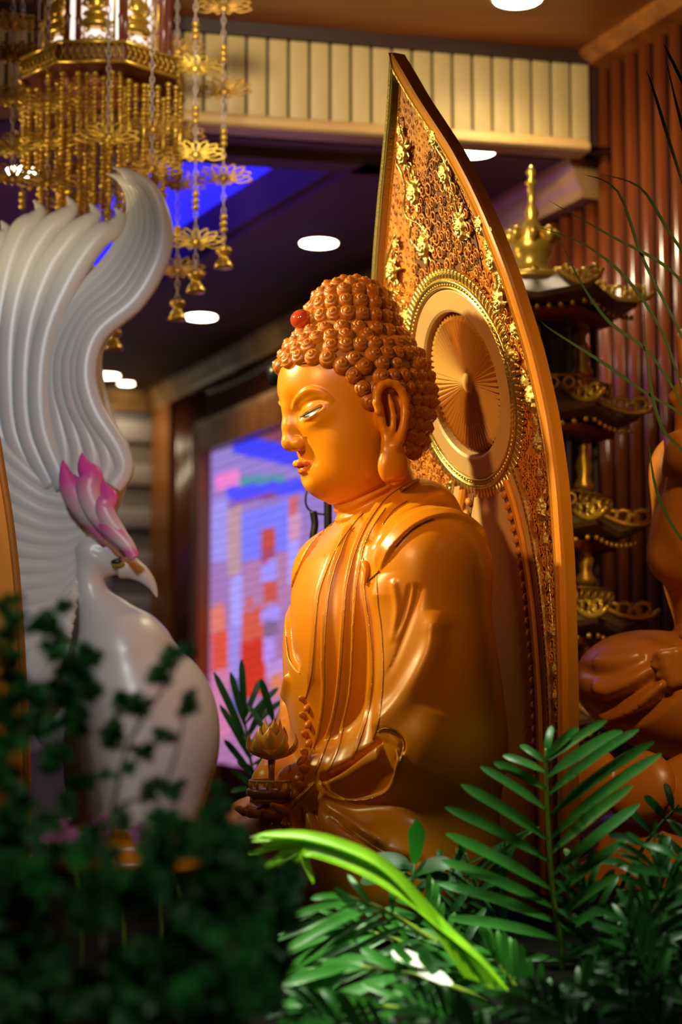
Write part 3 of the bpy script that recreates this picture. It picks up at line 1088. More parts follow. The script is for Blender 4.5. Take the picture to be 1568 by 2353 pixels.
# ---- folds of the robe: traced lines dropped onto the body
STEP = [  # line, height, falloff right of travel, falloff left
    ([(772, 1195), (713, 1253), (680, 1320), (659, 1386), (657, 1463), (665, 1514), (688, 1546)], -0.012, 0.030, 0.0025),
    ([(835, 1180), (820, 1195), (784, 1243), (764, 1279), (749, 1315), (733, 1366), (726, 1427), (722, 1488), (716, 1554), (703, 1605)], 0.012, 0.035, 0.0025),
    ([(815, 1212), (800, 1228), (782, 1274), (769, 1310), (756, 1366), (749, 1437), (746, 1514), (746, 1590), (739, 1656), (728, 1702), (700, 1770)], 0.009, 0.022, 0.0025),
    ([(930, 1115), (887, 1146), (846, 1202), (820, 1259), (805, 1310), (795, 1366), (790, 1437), (784, 1529), (777, 1600), (764, 1667), (749, 1718), (725, 1780)], 0.011, 0.020, 0.003),
    ([(887, 1167), (856, 1213), (836, 1259), (828, 1299), (818, 1361), (813, 1437), (810, 1514), (805, 1590), (790, 1667), (779, 1718), (755, 1775)], 0.007, 0.016, 0.004),
    ([(836, 1284), (838, 1355), (848, 1427), (855, 1498), (856, 1565), (846, 1641), (830, 1692), (812, 1745)], 0.009, 0.016, 0.003),
    ([(866, 1320), (869, 1386), (876, 1437), (881, 1514), (879, 1590), (871, 1657), (858, 1700)], 0.014, 0.05, 0.003),
    ([(871, 1315), (907, 1259), (948, 1218), (994, 1195), (1040, 1190), (1086, 1208), (1116, 1243), (1137, 1289)], 0.009, 0.06, 0.0025),
    ([(846, 1248), (861, 1233), (887, 1192), (927, 1157), (968, 1139), (1019, 1131)], -0.009, 0.010, 0.006),
    ([(853, 1269), (871, 1238), (902, 1197), (948, 1167), (1009, 1157), (1060, 1172)], -0.007, 0.010, 0.006),
    ([(858, 1225), (880, 1185), (915, 1148), (960, 1124), (1005, 1118)], 0.005, 0.010, 0.008),
    ([(860, 1300), (885, 1255), (920, 1212), (965, 1185), (1015, 1175)], 0.006, 0.010, 0.010),
    # creases of the sleeve
    ([(894, 1350), (892, 1412), (887, 1447)], -0.003, 0.005, 0.005),
    ([(943, 1340), (935, 1386), (917, 1447), (900, 1500)], -0.0035, 0.006, 0.006),
    ([(961, 1340), (953, 1386), (927, 1463), (892, 1565)], -0.005, 0.012, 0.007),
    ([(999, 1402), (994, 1478), (968, 1539), (917, 1621), (871, 1672)], 0.012, 0.030, 0.022),
    ([(905, 1330), (915, 1400), (905, 1480)], 0.006, 0.010, 0.008),
    ([(1010, 1440), (1030, 1540), (1000, 1640)], -0.003, 0.03, 0.03),
    # sleeve end: upper crease, round rim, inner rim
    ([(735, 1793), (769, 1782), (811, 1757), (854, 1725), (880, 1702)], -0.020, 0.010, 0.004),
    ([(752, 1800), (800, 1782), (850, 1752), (888, 1735)], 0.016, 0.032, 0.016),
    ([(735, 1793), (754, 1818), (790, 1836), (826, 1839), (861, 1832), (894, 1814), (911, 1779), (917, 1746), (911, 1721)], 0.010, 0.0025, 0.014),
    ([(869, 1682), (886, 1673), (911, 1682), (927, 1704), (926, 1729), (917, 1760)], -0.009, 0.003, 0.010),
    # skirt folds fanning from the wrist
    ([(724, 1800), (694, 1829), (672, 1857), (658, 1893), (652, 1911)], 0.014, 0.02, 0.003),
    ([(711, 1825), (694, 1854), (694, 1882), (711, 1918), (740, 1954)], -0.010, 0.006, 0.008),
    ([(715, 1836), (722, 1864), (744, 1907), (776, 1950), (797, 1975)], -0.011, 0.007, 0.008),
    ([(735, 1822), (752, 1850), (790, 1880), (840, 1915), (890, 1945)], 0.010, 0.014, 0.014),
    ([(758, 1871), (790, 1896), (826, 1921), (861, 1946), (897, 1964), (940, 1975), (985, 1980)], -0.016, 0.010, 0.006),
    ([(700, 1840), (682, 1870), (676, 1910), (690, 1960)], 0.008, 0.008, 0.008),
    ([(665, 1545), (655, 1600), (650, 1680)], 0.010, 0.02, 0.004),
]
for ln, dep, wl_, wr_ in STEP:
    rb.carve(rb.drop(ln), dep * (1.25 if min(wl_, wr_) < 0.0045 else 1.0), wl_, wr_)
rb.V = relax(rb.V, rb.F, 1, 0.35)
rb.refresh()
# the bare chest between the two robe edges is a part of its own
chest_poly = [(772, 1195), (713, 1253), (680, 1320), (659, 1386), (657, 1463), (665, 1514), (688, 1546), (703, 1600), (716, 1554), (722, 1488), (726, 1427), (733, 1366), (749, 1315), (764, 1279), (784, 1243), (820, 1195), (850, 1170), (800, 1100)]
cen = rb.V[rb.F].mean(1)
wv = np.array(SM.to_3x3()) @ cen.T
wv = wv.T + np.array(SO) - np.array(CAM)
yy = wv[:, 1] * CP + wv[:, 2] * SP; zc_ = -wv[:, 1] * SP + wv[:, 2] * CP
cx_, cy_ = IMG_W / 2 + FPX * wv[:, 0] / yy, IMG_H / 2 - FPX * zc_ / yy
bare = inpoly(cx_, cy_, chest_poly) & (cen[:, 0] > 0.0)
for nm, sel in (('robe', ~bare), ('chest', bare)):
    Fk = rb.F[sel]
    used = np.unique(Fk); mp_ = np.full(len(rb.V), -1); mp_[used] = np.arange(len(used))
    me = mdata(nm, rb.V[used], mp_[Fk], M['carved'])
    o = obj(nm, me, statue)
    if nm == 'robe':
        robe = o
    # keep shading continuous over the seam
    me.normals_split_custom_set_from_vertices([tuple(n) for n in rb.N[used]])

for i in (1, 2, 3, 4, 5, 6, 20):
    pts = rb.drop(STEP[i][0], 8, 0.0006)
    # broken leaf line
    MB().tube(pts, 0.0012 if i not in (4,) else 0.0009, 5).build('gold_hem', M['gold_line'], robe)
for ln, r_ in (([(869, 1682), (886, 1673), (911, 1682), (927, 1704), (926, 1729), (917, 1760)], 0.0016), ([(724, 1800), (694, 1829), (672, 1857), (658, 1893), (652, 1911)], 0.0016),
               ([(790, 1896), (826, 1921), (861, 1946), (897, 1964), (940, 1975)], 0.0022), ([(694, 1854), (697, 1888), (711, 1918)], 0.0015), ([(722, 1864), (744, 1907)], 0.0012),
               ([(844, 1345), (850, 1332), (862, 1322), (872, 1312)], 0.0026), ([(772, 1195), (713, 1253), (680, 1320)], 0.0012), ([(657, 1463), (665, 1514), (690, 1548)], 0.0012),
               ([(907, 1255), (948, 1214), (994, 1191)], 0.0010), ([(880, 1205), (905, 1172), (935, 1152)], 0.0012)):
    MB().tube(rb.drop(ln, 8, 0.0008), r_, 5).build('gold_hem', M['gold_line'], robe)
MB().tube([p for p in rb.drop([(922, 1130), (940, 1118), (962, 1106)], 6, 0.004)], 0.005, 6).build('gold_collar', M['gold'], robe)
# little knot of cloth under the collar edge, gathered ruffle at the belt
kn = rb.drop([(838, 1292), (842, 1300), (846, 1318), (840, 1345)], 4, 0.004)
MB().tube(kn, [0.010 * math.sin(PI * (0.12 + 0.86 * i / (len(kn) - 1))) for i in range(len(kn))], 8).build('cloth_knot', M['carved'], robe)
lobe = MB().ball((0, 0, 0), (0.0145, 0.011, 0.0085), 14, 8).data('hem_ruffle', M['carved'])
for i, (x, y) in enumerate(((697, 1606), (708, 1626), (699, 1644), (711, 1664), (704, 1688), (713, 1706), (703, 1728), (696, 1748), (702, 1768), (690, 1786), (694, 1806), (682, 1822))):
    hh = rb.drop([(x, y), (x + 1, y)], 1)
    if hh:
        sc_ = 0.8 + 0.035 * i
        obj('hem_ruffle', lobe, robe, hh[0] + Vector((0.002, 0.001, 0)), (0.25, 0.7 if i % 2 else -0.5, 0.4), (sc_, sc_, sc_))

# ---- hands under the tray
Gx = grid(np.array((0.10, -0.05, 0.10)), np.array((0.36, 0.22, 0.32)), 0.004)
th = H(624, 1842, 0.085)
D = None
for sg in (1, -1):
    w0 = Vector((0.155, 0.085 + 0.06 * sg, th.z - 0.012)); pm = Vector((th.x - 0.01, 0.085 + 0.030 * sg, th.z - 0.022))
    d = smin(cap(Gx, w0, pm, 0.020, 0.022), ell(Gx, pm, (0.040, 0.030, 0.013)), 0.015)
    for k in range(4):
        a = math.radians(-20 + 22 * k) * sg
        b_ = pm + Vector((0.028 * math.cos(a), -0.012 * sg + 0.012 * math.sin(a), 0))
        L_ = (0.030, 0.036, 0.034, 0.026)[k]
        t1 = b_ + Vector((math.cos(a) * L_, math.sin(a) * L_ * 0.8, -0.002)); t2 = t1 + Vector((math.cos(a) * L_ * 0.5, math.sin(a) * L_ * .4, 0.010))
        d = smin(d, chain(Gx, [b_, t1, t2], [0.0085, 0.008, 0.0065], 0.004), 0.006)
    d = smin(d, chain(Gx, [pm + Vector((-0.012, 0.022 * sg, 0.002)), pm + Vector((0.012, 0.036 * sg, 0.012)), pm + Vector((0.030, 0.030 * sg, 0.020))], [0.010, 0.009, 0.007], 0.004), 0.008)
    D = d if D is None else np.minimum(D, d)
Vx, Fx = surfnet(D, (0.10, -0.05, 0.10), 0.004)
obj('hands', mdata('hands', relax(Vx, Fx, 2), Fx, M['carved']), statue)

# ================================================================== LOTUS ON ITS RAILED TRAY
M['lotus'] = mat('gilt_lotus_wood', (0.78, 0.43, 0.05), 0.35, metal=0.1, var=(0.62, 0.29, 0.03), scale=18)
M['tray'] = mat('dark_gilt_tray', (0.40, 0.15, 0.018), 0.3, metal=0.3)
lt = SM @ H(624, 1832, 0.085)
lotus = thing('lotus_lamp', 'carved gilt lotus bud on a small railed tray in front of the robe', 'ornament', lt, YAW)


def petal(L, W, curl, ridges=7, nu=9, nv=12):
    """petal standing at x>0, rising along z, hollow side to the axis, ribbed"""
    V, F = [], []
    for j in range(nv + 1):
        t = j / nv
        w = W * (math.sin(PI * (0.16 + 0.84 * t) ** 0.85) ** 0.8) * (1 - t ** 6)
        x0 = 0.010 + curl * math.sin(t * PI * 0.75) - (curl * 0.35) * t * t
        for i in range(nu + 1):
            s_ = i / nu * 2 - 1
            y = w * s_
            x = x0 - 0.55 * w * s_ * s_ + 0.0007 * math.cos(s_ * ridges * PI) * (1 - t)
            V.append((x, y, t * L))
    for j in range(nv):
        for i in range(nu):
            a = j * (nu + 1) + i
            F.append((a, a + 1, a + nu + 2, a + nu + 1))
    return V, F


def petal_obj(name, L, W, curl, m, parent, loc, az, lean=0.0, th_=0.0022):
    V, F = petal(L, W, curl, nu=20, ridges=9)
    n = len(V)
    V2 = V + [(x - th_, y, z) for x, y, z in V]
    F2 = F + [tuple(n + i for i in f[::-1]) for f in F]
    o = obj(name, mdata(name, V2, F2, m), parent, loc, (0, lean, az))
    return o


zb = (H(628, 1742, 0).z - H(628, 1832, 0).z)
for k in range(5):
    petal_obj('petal', 0.085, 0.024, 0.014, M['lotus'], lotus, (0, 0, zb), k * 2 * PI / 5 + 0.3, 0.03)
for k in range(6):
    petal_obj('petal', 0.070, 0.026, 0.026, M['lotus'], lotus, (0, 0, zb), k * 2 * PI / 6, 0.12)
for k in range(5):
    petal_obj('outer_petal', 0.072, 0.016, 0.040, M['lotus'], lotus, (0, 0, zb - 0.002), k * 2 * PI / 5 + 0.2 + PI / 2, 0.42)
MB().lathe([(0.004, zb - 0.002), (0.022, zb), (0.030, zb + 0.008), (0.026, zb + 0.03), (0.004, zb + 0.05)], 16).build('bud_core', M['lotus'], lotus)
MB().lathe([(0.012, 0.012), (0.008, 0.02), (0.0065, zb * 0.6), (0.009, zb)], 12).build('stem', M['tray'], lotus)
MB().lathe([(0.044, 0.0), (0.053, 0.004), (0.055, 0.010), (0.055, 0.016), (0.050, 0.020), (0.004, 0.020)], 28).build('tray', M['tray'], lotus)
MB().lathe([(0.040, -0.012), (0.047, -0.010), (0.047, 0.0), (0.03, 0.0)], 24).build('tray_foot', M['tray'], lotus)
for k in range(12):
    a = 2 * PI * k / 12
    MB().lathe([(0.003, 0.018), (0.004, 0.03), (0.0025, 0.036)], 8).build('rail_post', M['lotus'], lotus, loc=(0.047 * math.cos(a), 0.047 * math.sin(a), 0))
MB().tube([(0.047 * math.cos(a), 0.047 * math.sin(a), 0.036) for a in np.linspace(0, 2 * PI, 25)[:-1]], 0.0032, 6, closed=True).build('rail', M['lotus'], lotus)
MB().lathe([(0.0028, 0.018), (0.0035, 0.055), (0.002, 0.07)], 8).build('rail_finial', M['tray'], lotus, loc=(-0.035, 0.02, 0))
# ================================================================== THE POINTED HALO BEHIND THE FIGURE
M['scroll'] = mat('carved_scroll_wood', (0.68, 0.24, 0.012), 0.42, var=(0.52, 0.17, 0.010), scale=30, coat=0.1)
M['field'] = mat('flame_carved_wood', (0.70, 0.26, 0.014), 0.45, var=(0.50, 0.16, 0.010), scale=26, stretch=(1, 1.6, 0.45), vmin=0.4, vmax=0.6, bump=1.0, bscale=70, detail=6)
M['shade_dark'] = mat('dark_shade_wood', (0.16, 0.055, 0.008), 0.5)  # dark wood, also the painted shade behind the cloud scrolls
halo = thing('mandorla_halo', 'tall pointed carved wooden halo with gilt borders standing behind the seated figure', 'halo', SO, YAW)
KB = 0.25                                                 # the board is slightly hollow, like a shell
ctab = [(2.01, -0.104), (1.84, -0.1403), (1.74, -0.1655), (1.64, -0.1895), (1.54, -0.2125), (1.44, -0.2365), (1.34, -0.266), (1.226, -0.303), (1.1, -0.332), (0.95, -0.35), (0.75, -0.363), (0.5, -0.37), (0.0, -0.372)]
cz = np.array([p[0] for p in ctab])[::-1]; cf = np.array([p[1] for p in ctab])[::-1]


def cF(z):
    return float(np.interp(z, cz, cf_s))


# smooth the centre curve
zz_ = np.linspace(cz[0], cz[-1], 200)
ff_ = np.interp(zz_, cz, cf)
for _ in range(12):
    ff_[1:-1] = (ff_[:-2] + ff_[2:] + 2 * ff_[1:-1]) / 4
cz, cf_s = zz_, ff_


def S(l, z, off=0.0):
    return Vector((cF(z) + KB * l * l + off, l, z))


def hit(px, py, off=0.0):
    """pixel -> (l, z) on the halo front"""
    d = SI.to_3x3() @ ray(px, py)
    g = lambda t: (LC.x + d.x * t) - cF(LC.z + d.z * t) - KB * (LC.y + d.y * t) ** 2 - off
    ts = [(l - LC.y) / d.y for l in np.linspace(0.52, -0.52, 70)]
    gs = [g(t) for t in ts]
    a, b = ts[0], ts[-1]
    for i in range(69):
        if gs[i] > 0 >= gs[i + 1]:
            a, b = ts[i], ts[i + 1]
            break
    for _ in range(30):
        m = (a + b) / 2
        if g(m) > 0:
            a = m
        else:
            b = m
    p = LC + d * ((a + b) / 2)
    return p.y, p.z


wtab = [(2.01, 0.0), (1.96, 0.034), (1.92, 0.0596), (1.88, 0.0854), (1.84, 0.1158), (1.8, 0.1456), (1.76, 0.176), (1.72, 0.2062), (1.68, 0.2316), (1.64, 0.2574), (1.6, 0.281), (1.56, 0.303), (1.52, 0.3232), (1.48, 0.3402), (1.44, 0.3560), (1.4, 0.3680), (1.34, 0.3760), (1.28, 0.3795), (1.2, 0.3820), (1.1, 0.3870), (1.0, 0.3960), (0.9, 0.4010), (0.8, 0.4010), (0.7, 0.3974), (0.6, 0.3950), (0.5, 0.3900), (0.3, 0.3840), (0.0, 0.375)]
oz = np.array([p[0] for p in wtab])[::-1]; ow = np.array([p[1] for p in wtab])[::-1]
zs_ = np.linspace(0.0, cz[-1], 180)
wo = np.interp(zs_, oz, ow)
for _ in range(4):
    wo[1:-1] = (wo[:-2] + wo[2:] + 2 * wo[1:-1]) / 4
wo[-1] = 0.0008


def W(z):
    return float(np.interp(z, zs_, wo))


# ---- board
nl = 41
V, F = [], []
for z in zs_:
    w = W(z)
    for i in range(nl):
        V.append(S(w * (i / (nl - 1) * 2 - 1) * 0.99, z, -0.004))
nb = len(V)
for z in zs_:
    w = W(z)
    for i in range(nl):
        V.append(S(w * (i / (nl - 1) * 2 - 1) * 0.99, z, -0.024))
n = len(zs_)
for j in range(n - 1):
    for i in range(nl - 1):
        a = j * nl + i
        F.append((a, a + 1, a + nl + 1, a + nl)); F.append((nb + a, nb + a + nl, nb + a + nl + 1, nb + a + 1))
obj('carved_board', mdata('carved_board', V, F, M['field']), halo)


# ---- raised rim and its gilt inner face, both sides meeting at the tip
def in_disc(l, z, r=0.285):
    return l * l + ((z - dz0) / DT.z) ** 2 < r * r


def sweep(fn, prof, zlist, m, name, parent, closed=True, smooth=False, sides=(1, -1), clip=False):
    """prof: [(dl, off)] relative to the outline; fn(z)->l"""
    k = len(prof)
    if clip:                                              # stop where the great disc covers it
        zlist = [z for z in zlist if not in_disc(fn(z) + sum(p[0] for p in prof) / k, z, 0.268)]
    for sgn in sides:
        V, F = [], []
        b = 0
        for z in zlist:
            for dl, of in prof:
                l = max(fn(z) + dl, 0.0)
                V.append(S(l * sgn, z, of))
        for j in range(len(zlist) - 1):
            for i in range(k if closed else k - 1):
                i2 = (i + 1) % k
                f = (b + j * k + i, b + j * k + i2, b + (j + 1) * k + i2, b + (j + 1) * k + i)
                F.append(f if sgn > 0 else f[::-1])
        obj(name, mdata(name, V, F, m, smooth), parent)


sweep(W, [(-0.030, 0.008), (-0.026, 0.011), (-0.004, 0.012), (0.003, 0.008), (0.005, 0.0), (0.003, -0.026), (-0.03, -0.030)], zs_, M['panel_wood'], 'rim', halo)
sweep(W, [(-0.034, 0.0125), (-0.031, 0.0150), (-0.026, 0.0145), (-0.025, 0.010), (-0.034, -0.004), (-0.042, -0.004), (-0.042, 0.0)], zs_[zs_ > 0.2], M['gold'], 'rim_gilding', halo)
sweep(W, [(-0.022, 0.0125), (-0.020, 0.0145), (-0.006, 0.0145), (-0.004, 0.012)], zs_[zs_ > 0.2], M['gold'], 'rim_gilding', halo, sides=(-1,))

# ---- great disc behind the head
dl0, dz0 = hit(1080, 878, 0.018)
sl = (cF(dz0 + 0.05) - cF(dz0 - 0.05)) / 0.1
DT = Vector((sl, 0, 1)).normalized(); DNn = Vector((1, 0, -sl)).normalized(); DL = Vector((0, 1, 0))
DO = S(0, dz0, 0.018)
DM = Matrix(((DL.x, DT.x, DNn.x, DO.x), (DL.y, DT.y, DNn.y, DO.y), (DL.z, DT.z, DNn.z, DO.z), (0, 0, 0, 1)))   # disc frame: x=l, y=up, z=front


def dobj(name, me, parent=halo):
    o = obj(name, me, parent)
    o.matrix_basis = DM
    return o


def dl_(prof, n=72):
    return MB().lathe([(r, z) for r, z in prof], n, caps=prof[0][0] < 0.01)


dobj('disc_back', dl_([(0.262, -0.040), (0.270, -0.012), (0.272, 0.004), (0.250, 0.006), (0.180, 0.004), (0.180, -0.012)]).data('disc_back', M['shade_dark'], False))
dobj('disc_band', dl_([(0.229, -0.002), (0.229, 0.010), (0.226, 0.012), (0.182, 0.012), (0.176, 0.008), (0.174, -0.010)]).data('disc_band', M['grey_band'], False))
dobj('disc_floor', dl_([(0.0005, -0.014), (0.182, -0.014), (0.182, -0.011), (0.0005, -0.011)]).data('disc_floor', M['shade_dark'], False))
dobj('gilt_ring', dl_([(0.231, 0.004), (0.2315, 0.015), (0.2355, 0.0165), (0.2365, 0.007), (0.2445, 0.007), (0.2455, 0.016), (0.250, 0.018), (0.2545, 0.014), (0.256, 0.004)]).data('gilt_ring', M['gold']))
fanb = MB()
NB = 66
aw = PI / NB
V = []
for r in (0.018, 0.06, 0.11, 0.155):
    h_ = 0.013 * ((r - 0.018) / 0.137)
    V += [(r * math.cos(aw), -r * math.sin(aw), -0.009), (r, 0, -0.009 + h_ + 0.001), (r * math.cos(aw), r * math.sin(aw), -0.009)]
V += [(0.168, 0, -0.009 + 0.006)]
F = []
for j in range(3):
    F += [(j * 3, (j + 1) * 3, (j + 1) * 3 + 1, j * 3 + 1), (j * 3 + 1, (j + 1) * 3 + 1, (j + 1) * 3 + 2, j * 3 + 2)]
F += [(9, 12, 10), (10, 12, 11)]
bmd = mdata('fan_blade', V, F, M['fan'], False)
for k in range(NB):
    o = obj('fan_blade', bmd, halo)
    o.matrix_basis = DM @ Matrix.Rotation(2 * PI * k / NB, 4, 'Z')
dobj('fan_hub', dl_([(0.0005, -0.0035), (0.012, -0.0045), (0.024, -0.0078), (0.03, -0.009)], 32).data('fan_hub', M['fan']))
bead = MB().ball((0, 0, 0), (0.0052, 0.0052, 0.0052), 8, 6).data('bead', M['gold'])
for k in range(120):
    a = 2 * PI * k / 120
    o = obj('bead', bead, halo)
    o.matrix_basis = DM @ Matrix.Translation((0.2405 * math.cos(a), 0.2405 * math.sin(a), 0.010))
rp = MB().box((0.266, 0, 0.006), (0.026, 0.0125, 0.014), bev=0.004).data('ring_petal', M['gold'])
for k in range(104):
    o = obj('ring_petal', rp, halo)
    o.matrix_basis = DM @ Matrix.Rotation(2 * PI * k / 104, 4, 'Z')

# ---- lower aureole: nested bands round the body
gpx = [(1176, 1052), (1190, 1090), (1210, 1150), (1229, 1230), (1244, 1320), (1255, 1420), (1264, 1530), (1270, 1660)]
gl = [hit(x, y) for x, y in gpx]
gz = np.array([0.0] + [z for _, z in gl][::-1]); gw = np.array([gl[-1][0] * 1.02] + [l for l, _ in gl][::-1])


def GB(z):
    return float(np.interp(z, gz, gw))


zl = np.linspace(0.05, gl[0][1] + 0.03, 90)
sweep(GB, [(-0.006, 0.002), (-0.005, 0.012), (0.0, 0.013), (0.001, 0.006), (0.014, 0.006), (0.015, 0.015), (0.021, 0.016), (0.023, 0.002)], zl, M['gold'], 'gilt_band', halo, clip=True)
sweep(GB, [(-0.036, 0.004), (-0.035, 0.008), (-0.008, 0.008), (-0.006, 0.003)], zl, M['grey_band'], 'pale_band', halo, clip=True)
sweep(GB, [(-0.072, 0.0), (-0.070, 0.010), (-0.062, 0.015), (-0.048, 0.015), (-0.040, 0.010), (-0.036, 0.0)], zl, M['panel_wood'], 'wood_band', halo, clip=True)
sweep(GB, [(-0.108, 0.0), (-0.106, 0.004), (-0.074, 0.004), (-0.072, 0.0)], zl, M['shade_dark'], 'leaf_ground', halo, clip=True)
V, F = [], []
for z in zl:
    for i in range(13):
        V.append(S(max(GB(z) - 0.106, 0.01) * (i / 6 - 1), z, 0.002))
for j in range(len(zl) - 1):
    for i in range(12):
        a = j * 13 + i
        F.append((a, a + 1, a + 14, a + 13))
obj('plain_panel', mdata('plain_panel', V, F, M['grey_band']), halo)
lf = MB().ball((0, 0, 0), (0.008, 0.014, 0.010), 8, 6).data('leaf_boss', M['scroll'])
b2 = MB().ball((0, 0, 0), (0.006, 0.0062, 0.0062), 8, 6).data('bead', M['gold'])
for sgn in (1, -1):
    z = 0.30
    i = 0
    while z < zl[-1] and not in_disc(GB(z) + 0.0075, z, 0.272):
        o = obj('bead', b2, halo)
        o.location = S(sgn * (GB(z) + 0.0075), z, 0.009)
        if i % 2 == 0 and not in_disc(GB(z) - 0.09, z, 0.285):
            o = obj('leaf_boss', lf, halo)
            o.location = S(sgn * (GB(z) - 0.090), z, 0.006)
            o.rotation_euler = (0.5 * sgn, 0, 0)
        z += 0.0135
        i += 1

# ---- cloud scrolls
def scroll_shape(r, turns=1.9, n=15, k=5):
    pts, rad = [], []
    for i in range(n):
        t = i / (n - 1)
        a = t * turns * 2 * PI
        q = r * (1 - 0.86 * t)
        pts.append((q * math.cos(a), q * math.sin(a), r * (0.10 + 0.45 * t)))
        rad.append(r * 0.17 * (1 - 0.35 * t))
    return MB().tube(pts, rad, k)


proto_sc = [scroll_shape(1.0), scroll_shape(1.0, 1.6)]


def frame_at(l, z, off=0.0, spin=0.0, sc=1.0, flip=1):
    p = S(l, z, off)
    ty = (S(l + 0.01, z) - S(l - 0.01, z)).normalized()
    tz = (S(l, z + 0.01) - S(l, z - 0.01)).normalized()
    nn = ty.cross(tz).normalized()
    tz = nn.cross(ty)
    Mx = Matrix(((ty.x, tz.x, nn.x, p.x), (ty.y, tz.y, nn.y, p.y), (ty.z, tz.z, nn.z, p.z), (0, 0, 0, 1)))
    return Mx @ Matrix.Rotation(spin, 4, 'Z') @ Matrix.Diagonal((sc * flip, sc, abs(sc), 1))


core_poly = [hit(x, y) for x, y in ((985, 345), (1012, 352), (1048, 420), (1075, 480), (1096, 560), (1112, 640), (1085, 620), (1040, 630), (1003, 690), (975, 700), (955, 640), (950, 560), (962, 470), (975, 400))]
cl = np.array([p[0] for p in core_poly]); cpz = np.array([p[1] for p in core_poly])


def in_core(l, z):
    return bool(inpoly(np.array([l]), np.array([z]), core_poly)[0])


def in_aureole(l, z, m=0.028):
    return z < zl[-1] + 0.02 and abs(l) < GB(min(z, zl[-1])) + m


def add_scroll(mb, l, z, r, off):
    sh = random.choice(proto_sc)
    Mx = frame_at(l, z, off, random.uniform(0, 6.28), 1, random.choice((1, -1)))
    mb.add([(x * r, y * r, zz * r * 0.8) for x, y, zz in sh.v], sh.f, Mx)


deep, shallow, cells = MB(), MB(), {}
tries = placed_n = 0
while tries < 26000 and placed_n < 1500:
    tries += 1
    z = random.uniform(0.30, cz[-1] - 0.10)
    w = W(z) - 0.042
    if w < 0.015:
        continue
    l = random.uniform(-w, w)
    if in_disc(l, z) or in_aureole(l, z):
        continue
    core = in_core(l, z)
    near_disc = in_disc(l, z, 0.33)
    big = core or near_disc or z < dz0 - 0.05
    r = random.uniform(0.013, 0.021) if core else (random.uniform(0.011, 0.017) if big else random.uniform(0.008, 0.013))
    ci, cj = int(l * 25), int(z * 25)
    if any((l - a) ** 2 + (z - b) ** 2 < (0.74 * (r + q)) ** 2 for i in (-1, 0, 1) for j in (-1, 0, 1) for a, b, q in cells.get((ci + i, cj + j), ())):
        continue
    cells.setdefault((ci, cj), []).append((l, z, r))
    placed_n += 1
    if big:
        add_scroll(deep, l, z, r, 0.003)
    else:
        add_scroll(shallow, l, z, r, -0.0065)
for mb, nm in ((deep, 'cloud_scrolls'), (shallow, 'low_scrolls')):
    o = mb.build(nm, M['scroll'], halo)
    o['kind'] = 'stuff'
pz = MB()  # dark sheet stands in for the shade deep between the scrolls
cpts = [S(l, z, -0.001) for l, z in core_poly]
cen_ = S(float(cl.mean()), float(cpz.mean()), -0.001)
m_ = len(cpts)
pz.add([cen_] + cpts, [(0, 1 + i, 1 + (i + 1) % m_) for i in range(m_)])
obj('scroll_shade', pz.data('scroll_shade', M['shade_dark']), halo)

# ---- gilt peonies, vines and tendrils
def rosette():
    V, F = [], []
    nr, na = 15, 36
    for i in range(nr):
        t = i / (nr - 1)
        for k in range(na):
            a = 2 * PI * k / na
            r = t * (1 + 0.10 * math.cos(7 * a) * t)
            ph = 3.5 * a + (PI / 2 if int(t * 3.2) % 2 else 0)
            h = 0.50 * (1 - t ** 2) + 0.13 * abs(math.cos(ph)) * min(1, t * 2) - 0.16 * ((t * 3.2) % 1.0) * min(1, t * 3)
            V.append((r * math.cos(a) * 0.8, r * math.sin(a), max(h, 0.02)))
    for i in range(nr - 1):
        for k in range(na):
            l = (k + 1) % na
            F.append((i * na + k, (i + 1) * na + k, (i + 1) * na + l, i * na + l))
    F.append(tuple(range(na)))
    return mdata('gilt_peony', V, F, M['gold'], True)


ros = rosette()
leafm = MB().ball((0, 0, 0), (0.35, 1.0, 0.35), 6, 5).data('gilt_leaf', M['gold'])


def flower(px, py, r):
    l, z = hit(px, py)
    o = obj('gilt_peony', ros, halo)
    o.matrix_basis = frame_at(l, z, 0.006, random.uniform(-0.5, 0.5)) @ Matrix.Diagonal((r, r, r, 1))
    for k in range(6):
        a = random.uniform(0, 6.28)
        q = obj('gilt_leaf', leafm, halo)
        s_ = r * random.uniform(0.30, 0.5)
        q.matrix_basis = frame_at(l + math.cos(a) * r * 0.95, z + math.sin(a) * r * 1.15, 0.006, a + PI / 2) @ Matrix.Diagonal((s_, s_, s_, 1))


for px, py, r in ((934, 355, .030), (959, 444, .033), (982, 565, .034), (908, 622, .030), (941, 731, .022), (1006, 317, .024), (1030, 400, .030), (1068, 523, .034), (1113, 517, .028), (1140, 598, .030), (1128, 560, .018),
                  (1156, 695, .030), (1180, 816, .030), (1231, 917, .034), (1245, 1018, .028), (1254, 1169, .032), (988, 290, .012), (1160, 640, .018), (1188, 760, .018), (1212, 880, .02), (1238, 970, .016),
                  (1262, 1240, .02), (1268, 1330, .018), (1278, 1450, .018), (1283, 1540, .016), (1284, 1600, .016), (925, 300, .014), (915, 560, .014), (1249, 1090, .016)):
    flower(px, py, r)


def vine(pix, r=0.0026):
    pts = []
    for p in smoothed([(x, y, 0) for x, y in pix], 7):
        l, z = hit(p.x, p.y)
        pts.append(S(l, z, 0.007))
    MB().tube(pts, r, 5).build('gilt_vine', M['gold'], halo)


